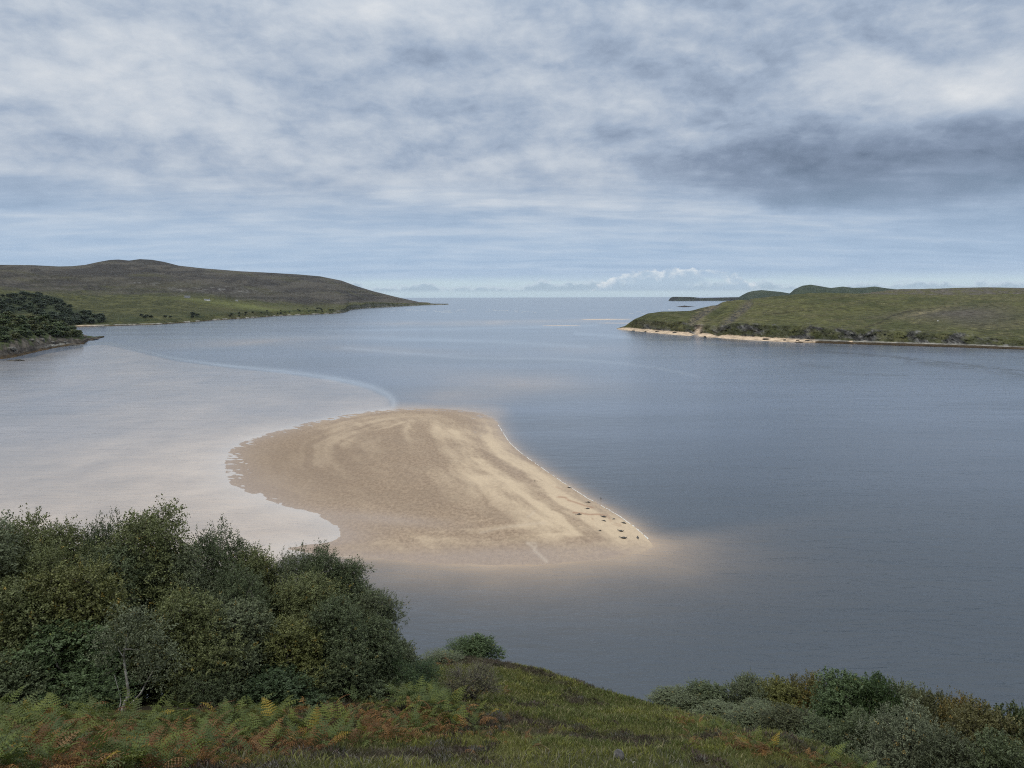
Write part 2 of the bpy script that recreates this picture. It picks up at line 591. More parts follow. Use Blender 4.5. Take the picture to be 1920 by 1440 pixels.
    strength = t.mul(t.add(0.06, t.mul(lanes, 0.08), t.mul(a_rip, 0.5), t.mul(t.attr('chop'), 0.70)), t.sub(1.0, t.mul(a_sv, 0.30)), t.sub(1.0, t.mul(a_sl, 0.7)))
    t.put(b.inputs['Normal'], t.bump(hgt, strength, 0.62))
    o = mesh_obj('water', Pw, grid_faces(nr, nc)[:, ::-1], mat, attrs={'shoal': sv, 'slick': np.clip(slick, 0, 1), 'rip': np.clip(rip, 0, 1), 'film': inL, 'far_sheen': smooth(dist, 170, 560), 'chop': 0.25 + 0.75 * (1 - smooth(dist, 130, 420)) - 0.25 * smooth(dist, 500, 1500)})
    tag(o, kind='structure')


build_water()

# ------------------------------------------------------------------ sand bank
def sand_height(x, y):
    px, py = proj(np.stack([x, y, np.zeros_like(x)], 1))
    sd = -sdist(S_w, x, y)                     # positive inside
    right = smooth(px, 900, 960) * (1 - smooth(py, 1000, 1040))
    rise = 0.0045 + 0.055 * right + 0.009 * smooth(py, 990, 1040) + 0.004 * smooth(sd, 30, 60)
    h = np.where(sd > 0, 1.1 * (1 - np.exp(-sd * rise / 1.1)), sd * 0.05)
    rip = fbm(x / 3.6 + 0.8 * np.sin(y / 11), (y + 0.5 * x) / 2.4, 31, 3) - 0.5
    big = fbm(x / 16, y / 16, 33, 3) - 0.5
    h = h + (0.17 * (1 - 0.8 * right) * rip * (1 - 0.75 * smooth(py, 860, 930)) + 0.035 * (1 - right) * big) * smooth(sd, -12, 3) * (1 - 0.55 * smooth(sd, 15, 45))
    return h, sd, px, py


def build_sand():
    xs = np.arange(-150, 52, 0.6)
    ys = np.arange(186, 510, 0.65)
    X, Y = np.meshgrid(xs, ys)
    x, y = X.ravel(), Y.ravel()
    h, sd, px, py = sand_height(x, y)
    z = np.clip(h, -1.2, 2)
    nz = fbm(x / 18, y / 30, 41, 5) - 0.5
    dry = (0.95 * gpx(px, py, 1130, 985, 150, 34, 14) + 0.75 * gpx(px, py, 1010, 930, 110, 50, 35) + 0.55 * gpx(px, py, 900, 862, 70, 60, 30)
           + 0.40 * gpx(px, py, 800, 800, 160, 22, 0) + 0.35 * gpx(px, py, 850, 1005, 260, 16, -8) + 0.25 * gpx(px, py, 640, 840, 80, 40, -20)
           + 0.25 * gpx(px, py, 960, 1010, 200, 14, -4))
    # wind and water lines sweeping round the ridge
    swirl = 0.5 * fbm((x * 0.8 + y * 0.35) / 7, (y * 0.8 - x * 0.35) / 26, 45, 5, 0.6) + 0.5 * fbm((sd + 8 * nz) / 5, (x * 0.35 + y * 0.2) / 16, 46, 4)
    dry = np.clip(dry * (0.15 + 1.7 * smooth(swirl, 0.25, 0.75)) + 0.25 * nz + 0.22 * (smooth(swirl, 0.35, 0.65) - 0.5), 0, 1)
    wet = np.clip(np.exp(-np.maximum(sd, 0) / 9) * (1 - 0.6 * smooth(px, 930, 1000) * (1 - smooth(py, 1000, 1040)))
                  + 0.75 * gpx(px, py, 990, 1040, 260, 17, -2) + 0.70 * gpx(px, py, 740, 975, 110, 12, 5) + 0.25 * gpx(px, py, 660, 1012, 60, 22)
                  + 0.3 * gpx(px, py, 500, 900, 70, 24, 20) + 0.3 * nz, 0, 1)
    wet *= (1 - 0.7 * np.clip(dry, 0, 1))
    mark = np.zeros_like(x)
    for pts, w, k in (([(1046, 934), (1060, 935), (1066, 940), (1080, 944), (1098, 950), (1112, 953)], 1.6, 0.9),
                      ([(1074, 964), (1090, 965), (1104, 967), (1120, 966), (1134, 968)], 1.5, 1.0),
                      ([(1138, 966), (1142, 973), (1146, 978)], 2.2, 0.5), ([(1041, 914), (1050, 917), (1055, 919)], 0.9, 0.6),
                      ([(1111, 972), (1112, 984), (1114, 991)], 0.8, 0.5), ([(1150, 985), (1160, 983), (1163, 988), (1156, 987)], 0.9, 0.45)):
        mark = np.maximum(mark, k * np.exp(-(pdist(catmull(pts, 4), px, py) / w) ** 2))
    damp = np.clip(1.1 * gpx(px, py, 560, 865, 190, 60, -8) + 0.5 * gpx(px, py, 760, 930, 200, 30, 5) + 0.6 * nz, 0, 1) * (1 - dry)
    pale = np.zeros_like(x)
    for pts, w, k in (([(988, 1021), (998, 1026), (1003, 1034), (1014, 1043), (1025, 1053)], 2.6, 0.8), ([(988, 1021), (1006, 1022), (1003, 1031)], 2.0, 0.6),
                      ([(990, 974), (998, 968), (1002, 962)], 1.6, 0.5), ([(900, 1000), (960, 992), (1020, 985)], 2.5, 0.3)):
        pale = np.maximum(pale, k * np.exp(-(pdist(catmull(pts, 4), px, py) / w) ** 2))
    mat, t, b = material('tidal_sand')
    p = t.pos()
    aw, ad, am, ap = t.attr('wet'), t.attr('dry'), t.attr('mark'), t.attr('pale')
    n1 = t.noise(t.scale(p, (1.0, 0.55, 1.0)), 0.85, 6, 0.7, 0.5)
    n2 = t.noise(t.scale(p, (0.8, 0.6, 1.0)), 0.11, 5, 0.6)
    base = t.mix(t.ss(n1, 0.36, 0.64), (0.205, 0.142, 0.094), (0.325, 0.236, 0.162))
    base = t.mix(t.mul(t.ss(n2, 0.4, 0.7), 0.35), base, (0.25, 0.185, 0.13))
    base = t.mix(t.m('MULTIPLY', ad, t.add(0.55, t.mul(n1, 0.6)), clamp=True), base, (0.520, 0.405, 0.280))
    base = t.mix(t.mul(t.attr('damp'), 0.45), base, (0.165, 0.112, 0.072))
    base = t.mix(t.mul(aw, 0.55), base, (0.315, 0.240, 0.195))
    base = t.mix(t.mul(am, 0.75), base, (0.26, 0.13, 0.075))
    base = t.mix(t.mul(ap, 0.7), base, (0.47, 0.39, 0.31))
    t.put(b.inputs['Base Color'], base)
    t.put(b.inputs['Roughness'], t.sub(0.75, t.mul(aw, 0.38)))
    b.inputs['Specular IOR Level'].default_value = 0.35
    rip = t.noise(t.scale(p, (0.9, 0.35, 1.0)), 0.95, 4, 0.6, 0.6)
    t.put(b.inputs['Normal'], t.bump(t.add(t.mul(rip, 0.8), t.mul(n1, 0.5)), 0.8, 0.34))
    V = np.stack([x, y, z], 1)
    fc = grid_faces(len(ys), len(xs))
    keep = (z > -0.9)[fc].any(1)
    fc = fc[keep]
    used = np.unique(fc)
    remap = -np.ones(len(V), int)
    remap[used] = np.arange(len(used))
    o = mesh_obj('sand', V[used], remap[fc], mat, attrs={'wet': wet[used], 'dry': dry[used], 'mark': mark[used], 'pale': pale[used], 'damp': damp[used]})
    tag(o, kind='structure')


build_sand()


def ribbon(name, lines, width, mat, z=0.03, jit=0.5, gap=0.25, seed=1):
    """broken wavy strips of foam lying on the water"""
    V, Fc = [], []
    for li, line in enumerate(lines):
        line = np.asarray(line)
        seg = np.diff(line, axis=0)
        s = np.concatenate([[0], np.cumsum(np.hypot(seg[:, 0], seg[:, 1]))])
        n = max(int(s[-1] / (width * 0.8)), 12)
        q = np.linspace(0, s[-1], n)
        cx, cy = np.interp(q, s, line[:, 0]), np.interp(q, s, line[:, 1])
        tx, ty = np.gradient(cx), np.gradient(cy)
        L = np.hypot(tx, ty) + 1e-9
        nx, ny = -ty / L, tx / L
        wv = width * (0.25 + 1.2 * fbm(q / width / 3, q * 0 + li, seed, 3)) * 0.5
        off = (fbm(q / width / 6, q * 0 + 9 + li, seed + 4, 3) - 0.5) * jit * 2
        on = fbm(q / width / 5, q * 0 + 3 + li, seed + 9, 3) > gap
        b0 = len(V)
        for i in range(n):
            for sg, hz in ((-1, 0.0), (-0.4, 1.0), (0.4, 1.0), (1, 0.0)):
                V.append((cx[i] + nx[i] * (off[i] + sg * wv[i]), cy[i] + ny[i] * (off[i] + sg * wv[i]), z * (0.3 + hz)))
        for i in range(n - 1):
            if on[i] and on[i + 1]:
                for k in range(3):
                    a = b0 + i * 4 + k
                    Fc.append((a, a + 1, a + 5, a + 4))
    o = mesh_obj(name, np.array(V), np.array(Fc), mat)
    tag(o, kind='stuff')
    return o


foam_m, ft, fb = material('sea_foam')
fb.inputs['Base Color'].default_value = (0.56, 0.55, 0.53, 1)
fb.inputs['Roughness'].default_value = 0.8
edge = catmull([(934, 796), (944, 812), (958, 832), (982, 853), (1012, 874.5), (1052, 902), (1102, 934), (1152, 962), (1192, 989.5), (1216, 1011)], 8)
ew = at_z(edge[:, 0], edge[:, 1])[:, :2]
ribbon('foam', [ew], 0.34, foam_m, 0.03, 0.35, 0.36, 3)
brk = []
for (x0, x1, y0) in ((735, 1000, 583.0), (760, 930, 581), (800, 1020, 585.2), (1040, 1120, 582.5), (1170, 1290, 584), (1160, 1250, 588), (1200, 1265, 580.5)):
    xx = np.linspace(x0, x1, 26)
    yy = y0 + 0.7 * np.sin(xx / 31.0) + 0.4 * np.sin(xx / 13.0 + 1)
    brk.append(at_z(xx, yy)[:, :2])
ribbon('breaking_surf', brk, 7, foam_m, 0.3, 22, 0.55, 12)

# ------------------------------------------------------------------ far land
def land_material(name, rock=False, fine=1.0):
    m, t, b = material(name)
    c = t.attr('Col', 'Color')
    p = t.pos()
    n1 = t.noise(p, 0.09 * fine, 6, 0.65)
    n2 = t.noise(p, 0.5 * fine, 4, 0.6)
    k = t.add(0.36, t.mul(t.ss(n1, 0.3, 0.7), 0.80), t.mul(n2, 0.35))
    t.put(b.inputs['Base Color'], t.mix(1.0, c, t.vec(k, k, k), 'MULTIPLY'))
    b.inputs['Roughness'].default_value = 0.95
    b.inputs['Specular IOR Level'].default_value = 0.1
    t.put(b.inputs['Normal'], t.bump(t.add(n1, t.mul(n2, 0.4)), 0.6, 4.0 / fine))
    return m


LAND = land_material('moorland')


def loft(cols_px, curves, segs, noise=None):
    """curves: list of functions px -> (x,y,z) arrays; rows between them; returns V, faces, row parameter"""
    C = [c(cols_px) for c in curves]
    rows = []
    par = []
    for k in range(len(C) - 1):
        for t in np.linspace(0, 1, segs[k], endpoint=(k == len(C) - 2)):
            rows.append(C[k] * (1 - t) + C[k + 1] * t)
            par.append(np.full(len(cols_px), k + t))
    V = np.concatenate(rows)
    return V, grid_faces(len(rows), len(cols_px)), np.concatenate(par)


def curve(pts):
    a = np.array(pts, float)
    return lambda q: np.interp(q, a[:, 0], a[:, 1])


def lerp(a, b, f):
    f = np.asarray(f)[..., None]
    return np.asarray(a) * (1 - f) + np.asarray(b) * f


GREEN = np.array((0.052, 0.056, 0.022))
GREEN2 = np.array((0.084, 0.084, 0.033))
OLIVE = np.array((0.067, 0.063, 0.031))
MOOR = np.array((0.070, 0.062, 0.052))
MOOR2 = np.array((0.045, 0.040, 0.037))
ROCK = np.array((0.135, 0.130, 0.122))
ROCKD = np.array((0.050, 0.048, 0.046))
WEED = np.array((0.070, 0.048, 0.026))
SAND = np.array((0.52, 0.40, 0.29))
STONE = np.array((0.30, 0.285, 0.255))


def polar(px, d, z):
    """point above photo column px at horizontal distance d and height z"""
    v = ray(px, np.full_like(np.asarray(px, float), 560.0))
    h = np.hypot(v[..., 0], v[..., 1])
    out = np.empty(v.shape)
    out[..., 0] = v[..., 0] / h * d
    out[..., 1] = v[..., 1] / h * d
    out[..., 2] = z
    return out


def shore_d(px, py):
    p = at_z(px, py)
    return np.hypot(p[..., 0], p[..., 1])


WOOD = [(-160, 556), (0, 556), (40, 553), (70, 552), (105, 562), (130, 576), (160, 586), (195, 593), (200, 600), (185, 606), (140, 610), (118, 608), (95, 600), (60, 588), (0, 590), (-100, 592)]
# ---- the long moor on the far left
def build_left_hill():
    cp = np.concatenate([np.arange(-700, -20, 14), np.arange(-20, 842, 1.6)])
    shore = curve([(-700, 640), (0, 622), (90, 616), (130, 613), (180, 612), (290, 609), (360, 604), (400, 600.5), (450, 597.5), (520, 592.5), (600, 589), (638, 587.2),
                   (648, 585.0), (656, 581), (690, 577.5), (760, 574), (800, 572.2), (842, 571.2)])
    ridge = curve([(-700, 505), (-200, 498), (0, 496.5), (60, 497), (110, 499.5), (135, 499), (160, 496.5), (185, 491), (205, 487.5), (222, 486.5), (242, 488.5), (262, 485.8), (285, 487),
                   (308, 491), (335, 498), (380, 503), (450, 508.5), (500, 511), (560, 514.5), (600, 518), (640, 526), (670, 537), (700, 546),
                   (740, 556), (790, 567.2), (815, 570.3), (842, 571.1)])
    rd = curve([(-700, 5000), (0, 4600), (130, 5200), (200, 6000), (300, 6000), (400, 5700), (560, 6300), (640, 6700), (740, 7200), (842, 7800)])
    mid = curve([(-700, 545), (0, 538), (100, 546), (250, 552), (350, 555), (450, 563), (560, 574), (630, 581), (656, 576), (700, 570), (760, 571), (842, 571.15)])
    cp0 = cp
    sd_ = shore_d(cp0, shore(cp0))
    rd_ = np.maximum(rd(cp0), sd_ + 5)
    f_mid = np.interp(cp0, [-700, 500, 640, 656, 842], [0.34, 0.34, 0.31, 0.29, 0.12])
    md = sd_ + (rd_ - sd_) * f_mid
    p0 = polar(cp0, sd_, np.full_like(cp0, -1.0))
    pb = polar(cp0, sd_ + 14, np.full_like(cp0, 3.0))
    ph = (1 - smooth(cp0, 780, 830))
    blf = np.interp(cp0, [-700, 300, 420, 500, 640, 660, 720, 842], [9, 10, 16, 17, 14, 30, 26, 4])
    pt = polar(cp0, sd_ + np.minimum(60, (rd_ - sd_) * 0.2), blf)
    pm = at_d(cp0, mid(cp0), md)
    pm[:, 2] = np.maximum(pm[:, 2], pt[:, 2] + 1)
    pr = at_d(cp0, ridge(cp0), rd_)
    pe = polar(cp0, rd_ + 1800, pr[:, 2] * 0.4 - 2)
    V, fc, par = loft(cp, [lambda q: p0, lambda q: pb, lambda q: pt, lambda q: pm, lambda q: pr, lambda q: pe], [5, 10, 40, 60, 10])
    x, y = V[:, 0], V[:, 1]
    w = np.clip(np.minimum(par - 1.0, 1), 0, 1) * np.clip((4.0 - par) * 2.0, 0, 1)
    n = fbm(x / 420, y / 420, 51, 6, 0.55) - 0.5
    n2 = fbm(x / 70, y / 70, 52, 5, 0.55) - 0.5
    ridged = np.abs(fbm(x / 260, y / 260, 57, 5) - 0.5)
    far = np.hypot(x, y) / 3500
    V[:, 2] += w * (34 * n * far + 12 * n2 * far - 26 * ridged * far + 3.0) * np.clip(V[:, 2] / 45, 0.12, 1)
    px, py = proj(V)
    # albedo: green fields low down, heather and peat above, rock scars
    gn = fbm(x / 240, y / 240, 61, 6, 0.6)
    fine = fbm(x / 38, y / 38, 62, 5, 0.6)
    strk = fbm(px / 60, py / 4.0, 63, 5, 0.6)
    g = smooth(3.05 - par + 0.35 * (gn - 0.5) + 0.25 * (strk - 0.5) + 0.12 * np.interp(px, [0, 150, 400, 640], [0.0, 0.4, 0, 0]), -0.10, 0.14)
    c = lerp(MOOR * 1.05, MOOR2 * 0.9, smooth(strk, 0.40, 0.62))
    c = lerp(c, MOOR2 * 0.62, smooth(fbm(px / 34, py / 5.0, 68, 5, 0.62), 0.55, 0.68) * 0.8)
    c = lerp(c, OLIVE, smooth(gn, 0.5, 0.75) * 0.6)
    c = lerp(c, OLIVE * 0.92, np.clip(gpx(px, py, 330, 536, 170, 7, 4) + gpx(px, py, 560, 575, 90, 6, 4), 0, 1) * 0.6)
    gr = lerp(GREEN * 0.78, GREEN2 * 0.92, smooth(fine, 0.4, 0.65))
    gr = lerp(gr, np.array((0.112, 0.120, 0.042)), np.clip(gpx(px, py, 500, 578, 75, 5, 4) + 0.6 * gpx(px, py, 400, 566, 90, 4, 5), 0, 1))
    gr = lerp(gr, OLIVE, smooth(gn, 0.5, 0.7) * 0.6)
    c = lerp(c, gr, g)
    # dark scrub on the bluffs above the shore
    scrub = smooth(fbm(x / 60, y / 60, 65, 4), 0.45, 0.6) * np.clip(1 - np.abs(par - 1.9) / 0.35, 0, 1)
    c = lerp(c, np.array((0.026, 0.036, 0.014)), scrub * 0.85)
    scar = np.clip(gpx(px, py, 410, 542, 38, 6) + gpx(px, py, 255, 530, 60, 3, 3) * 0.7 + gpx(px, py, 480, 546, 60, 4) * .5 + gpx(px, py, 345, 542, 30, 4) * .6, 0, 1)
    c = lerp(c, np.array((0.040, 0.034, 0.036)), scar * 0.8)
    c = lerp(c, ROCK * 1.4, scar * smooth(fine, 0.55, 0.68) * 0.8)
    cliff = np.clip(1 - np.abs(par - 1.45) / 0.5, 0, 1) * smooth(px, 610, 630) * smooth(fine, 0.35, 0.55)
    c = lerp(c, ROCK * 0.85, cliff * 0.8)
    # stony storm beach, then weed, then the sandy cove
    zz = V[:, 2]
    c = lerp(c, STONE, (1 - smooth(zz, 2.2, 4.2)) * smooth(fbm(x / 25, y / 25, 66, 4), 0.45, 0.58))
    c = lerp(c, WEED * 0.9, 1 - smooth(zz + (fine - 0.5) * 2, 0.9, 2.0))
    c = lerp(c, SAND * 0.85, (1 - smooth(zz, 2.8, 4.0)) * smooth(zz, 0.7, 1.2) * gpx(px, py, 150, 610, 26, 12))
    c = lerp(c, ROCK * np.array((1.15, 0.9, 0.8)), gpx(px, py, 158, 602, 16, 5) * smooth(fine, 0.4, 0.6))
    wood = sdist(np.array(WOOD, float), px, py)
    c = lerp(c, np.array((0.032, 0.040, 0.018)), 1 - smooth(wood, -3, 2))
    o = mesh_obj('hill', V, fc[:, ::-1], LAND, cols=np.clip(c, 0.01, 0.8))
    tag(o, kind='structure')
    return V, par


VL, parL = build_left_hill()


# ---- the wooded point in front of it
def build_point():
    cp = np.concatenate([np.arange(-700, -20, 14), np.arange(-20, 192, 1.2)])
    shore = curve([(-700, 740), (-200, 700), (0, 674), (18, 671), (40, 666), (70, 659), (98, 653), (130, 648), (152, 645.5), (160, 639.5), (178, 636), (186, 633.5), (192, 632)])
    crest = curve([(-700, 600), (-100, 598), (0, 597), (50, 596), (90, 603), (115, 612), (140, 622), (165, 629.5), (186, 632.5), (192, 631.8)])
    sd_ = shore_d(cp, shore(cp))
    rise = np.interp(cp, [-700, 0, 100, 150, 192], [240, 240, 170, 70, 12])
    p0 = polar(cp, sd_, np.full_like(cp, -0.8))
    shelf = np.interp(cp, [-700, 0, 100, 150, 180, 192], [24, 26, 24, 18, 8, 4])
    p1 = polar(cp, sd_ + shelf, np.interp(cp, [0, 160, 192], [1.8, 1.5, 0.9]))
    p2 = polar(cp, sd_ + shelf + 12, np.interp(cp, [-700, 0, 100, 150, 192], [8, 8, 7.5, 4.5, 1.1]))
    pc = at_d(cp, crest(cp), sd_ + shelf + rise)
    pc[:, 2] = np.maximum(pc[:, 2], p2[:, 2] + 0.3)
    pe = polar(cp, sd_ + shelf + rise * 2.1, np.full_like(cp, -2.0))
    V, fc, par = loft(cp, [lambda q: p0, lambda q: p1, lambda q: p2, lambda q: pc, lambda q: pe], [10, 10, 30, 16])
    x, y = V[:, 0], V[:, 1]
    cpt = np.tile(cp, len(V) // len(cp))
    n = fbm(cpt / 9, par * 2.2, 71, 5, 0.6) - 0.5
    rk = np.clip(1 - np.abs(par - 1.3) / 1.1, 0, 1)
    V[:, 2] += n * (1.2 + 5.5 * rk) * np.clip(par * 2.5, 0.45, 1)
    fine = fbm(cpt / 5, par * 5, 72, 5, 0.6)
    c = np.tile(np.array((0.045, 0.055, 0.022)), (len(V), 1))
    c = lerp(c, lerp(ROCKD * np.array((1.1, .95, .85)), ROCK * np.array((0.80, 0.72, .64)), smooth(fine, 0.46, 0.68)), smooth(2.22 - par + (fine - 0.5), -0.1, 0.2))
    c = lerp(c, lerp(WEED * 0.55, WEED, smooth(fine, 0.35, 0.6)), smooth(1.1 - par + 0.6 * (fine - 0.5), -0.1, 0.25))
    px, py = proj(V)
    c = lerp(c, STONE * 1.6, gpx(px, py, 102, 647, 20, 1.6, -8) * smooth(fine, 0.42, 0.5))
    o = mesh_obj('rocky_headland', V, fc[:, ::-1], LAND, cols=np.clip(c, 0.01, 0.8))
    tag(o, kind='structure')
    return V, par


VP, parP = build_point()


# ---- the grassy headland on the right
def build_right():
    cp = np.concatenate([np.arange(1156, 1945, 1.2), np.arange(1945, 3000, 20)])
    shore = curve([(1156, 617.0), (1170, 619), (1200, 622), (1250, 627), (1300, 631), (1350, 634.5), (1400, 637.5), (1450, 640.5), (1500, 643), (1600, 646), (1700, 649), (1800, 652), (1920, 656), (3000, 700)])
    bch = curve([(1156, 616.4), (1166, 614.5), (1180, 614), (1200, 617), (1250, 619), (1290, 620), (1310, 619), (1335, 622), (1380, 627), (1430, 632), (1500, 636), (1600, 639.5), (1700, 642), (1800, 645.5), (1920, 650), (3000, 690)])
    ctop = curve([(1156, 616.2), (1172, 612), (1180, 607), (1188, 600), (1200, 598), (1240, 603), (1280, 603), (1300, 608), (1325, 610), (1345, 612), (1372, 604), (1400, 608), (1450, 611), (1500, 611), (1550, 614), (1600, 618), (1700, 622), (1800, 626), (1850, 634), (1920, 638), (3000, 670)])
    crest = curve([(1156, 616), (1172, 611), (1180, 605), (1190, 598), (1200, 594), (1215, 587.5), (1240, 584), (1265, 583.8), (1292, 583), (1305, 580), (1325, 573.5), (1350, 567), (1375, 563.5), (1400, 560.5), (1440, 556),
                   (1480, 553), (1520, 549.5), (1550, 549.2), (1600, 550.5), (1650, 552), (1740, 553), (1850, 552), (1920, 551), (2200, 548), (3000, 545)])
    sd_ = shore_d(cp, shore(cp))
    bd = sd_ + np.interp(cp, [1156, 1180, 1240, 1300, 1400, 1600, 1920], [6, 60, 55, 65, 38, 26, 22])
    p0 = polar(cp, sd_, np.full_like(cp, -0.7))
    p1 = at_d(cp, bch(cp), bd)
    p1[:, 2] = np.clip(p1[:, 2], 0.4, 3.5)
    p2 = at_d(cp, ctop(cp), bd + np.interp(cp, [1156, 1180, 1300, 1500, 1920], [2, 8, 14, 16, 22]))
    p2[:, 2] = np.maximum(p2[:, 2], p1[:, 2] + 0.1)
    cd = bd + np.interp(cp, [1156, 1180, 1200, 1240, 1300, 1400, 1500, 1700, 1920, 3000], [4, 14, 60, 130, 210, 480, 620, 720, 800, 800])
    pc = at_d(cp, crest(cp), cd)
    pc[:, 2] = np.maximum(pc[:, 2], p2[:, 2] + 0.1)
    pmid = p2 * 0.55 + pc * 0.45
    pmid[:, 2] += (pc[:, 2] - p2[:, 2]) * 0.10
    pe = polar(cp, cd + np.interp(cp, [1156, 1200, 1300, 1500], [30, 120, 300, 500]), np.interp(cp, [1156, 1300, 1500, 1700], [-2, -2, 30, 62]))
    V, fc, par = loft(cp, [lambda q: p0, lambda q: p1, lambda q: p2, lambda q: pmid, lambda q: pc, lambda q: pe], [9, 22, 36, 36, 12])
    x, y = V[:, 0], V[:, 1]
    fine = fbm(x / 5, y / 5, 82, 5, 0.6)
    n = fbm(x / 60, y / 60, 81, 5, 0.55) - 0.5
    nb = fbm(x / 16, y / 16, 83, 4, 0.55) - 0.5
    rk = np.clip(1 - np.abs(par - 1.55) / 0.6, 0, 1)
    grs = np.clip((par - 1.9) * 1.5, 0, 1) * np.clip((4.2 - par) * 2, 0.0, 1)
    big = np.clip((cd - bd) / 300, 0.12, 1)
    bigv = np.tile(big, len(V) // len(cp))
    V[:, 2] += grs * (9 * n + 3.0 * nb) * bigv
    # buttresses and clefts in the cliff: push it in and out along the line of sight
    cl = fbm(px_ := np.tile(cp, len(V) // len(cp)) / 9.0, par * 2.0, 85, 5, 0.6) - 0.5
    rr = np.hypot(x, y)
    push = rk * cl * 26 * np.clip(bigv * 1.6, 0.3, 1)
    V[:, 0] += x / rr * push
    V[:, 1] += y / rr * push
    V[:, 2] += rk * (fine - 0.5) * 5 * np.clip(bigv * 1.6, 0.3, 1)
    px, py = proj(V)
    # gullies cut into the grass
    gl = np.zeros_like(px)
    for pts, wd in (([(1345, 622), (1362, 605), (1378, 590), (1395, 577), (1404, 568)], 8), ([(1304, 624), (1296, 606), (1310, 592), (1330, 578), (1345, 569)], 7)):
        gl = np.maximum(gl, np.exp(-(pdist(catmull(pts, 5), px, py) / wd) ** 2))
    V[:, 2] -= gl * 4.0
    # albedo
    pat = fbm(x / 90, y / 90, 86, 6, 0.6)
    strk = fbm(px / 40, py / 5, 87, 5, 0.6)
    c = lerp(GREEN * 1.05, GREEN2 * 1.0, smooth(pat, 0.38, 0.62))
    c = lerp(c, OLIVE * 1.15, smooth(strk, 0.45, 0.68) * 0.8)
    c = lerp(c, np.array((0.150, 0.140, 0.062)), smooth(fine, 0.52, 0.72) * smooth(strk, 0.5, 0.7) * 0.7)
    c = lerp(c, MOOR * 1.15, np.clip(gpx(px, py, 1830, 595, 90, 20) * 0.7 + gpx(px, py, 1760, 588, 120, 8, -3) * 0.5, 0, 1))
    c = lerp(c, np.array((0.170, 0.145, 0.085)), np.clip(gpx(px, py, 1740, 584, 60, 4, -14) + gpx(px, py, 1310, 598, 14, 14) * 0.8, 0, 1) * smooth(fine, 0.42, 0.6))
    c = lerp(c, GREEN2 * 1.15, gpx(px, py, 1810, 622, 40, 7, 12) * 0.8)
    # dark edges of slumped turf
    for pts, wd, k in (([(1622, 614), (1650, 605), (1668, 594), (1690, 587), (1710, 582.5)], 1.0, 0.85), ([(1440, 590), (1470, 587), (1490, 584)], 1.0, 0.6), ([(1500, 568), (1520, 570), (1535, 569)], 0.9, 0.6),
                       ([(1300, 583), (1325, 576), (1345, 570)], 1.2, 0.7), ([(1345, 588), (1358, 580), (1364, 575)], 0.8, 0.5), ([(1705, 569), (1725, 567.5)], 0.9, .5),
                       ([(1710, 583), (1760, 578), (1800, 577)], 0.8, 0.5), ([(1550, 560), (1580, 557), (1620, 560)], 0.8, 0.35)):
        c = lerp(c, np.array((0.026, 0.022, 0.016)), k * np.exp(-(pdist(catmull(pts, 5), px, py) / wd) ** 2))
    c = lerp(c, lerp(ROCKD * 0.9, np.array((0.135, 0.115, 0.075)), smooth(fine, 0.40, 0.62)), np.clip(gl * 1.3 - 0.15, 0, 1) * 0.95)
    rku = fbm(px / 7, V[:, 2] / 3.5 + px / 11, 92, 5, 0.62)
    rockc = lerp(ROCKD * 0.8, ROCK * 1.0, smooth(rku, 0.40, 0.66))
    rockc = lerp(rockc, GREEN * 0.95, smooth(fbm(px / 22, py / 9, 88, 4), 0.46, 0.60) * 0.8)
    rmask = smooth(2.02 - par + 0.35 * (fine - 0.5) + 0.25 * (pat - 0.5), -0.05, 0.06)
    c = lerp(c, rockc, rmask * (0.25 + 0.75 * smooth(fbm(px / 26, py / 14, 94, 3), 0.36, 0.56)))
    shore_sand = np.interp(px, [1150, 1420, 1520, 1640, 1900], [1, 1, 0.42, 0.18, 0.05])
    bmask = smooth(1.04 - par + 0.06 * (fine - 0.5), -0.02, 0.03)
    lowc = lerp(lerp(WEED * 0.7, STONE * 0.8, smooth(par + 0.3 * (fine - 0.5), 0.7, 0.95)), SAND, smooth(shore_sand + 0.9 * (fbm(px / 12, py / 2.5, 90, 4) - 0.5), 0.42, 0.55))
    lowc = lerp(lowc, WEED * 0.55, (1 - smooth(par, 0.30, 0.45)) * smooth(px + 60 * (fine - .5), 1440, 1560))
    c = lerp(c, lowc, bmask)
    c = lerp(c, SAND * 0.95, gpx(px, py, 1309, 620, 6, 9, 20) * smooth(par, 0.9, 1.0))
    o = mesh_obj('grassy_headland', V, fc[:, ::-1], LAND, cols=np.clip(c, 0.008, 0.8))
    tag(o, kind='structure')
    return V, par


VR, parR = build_right()


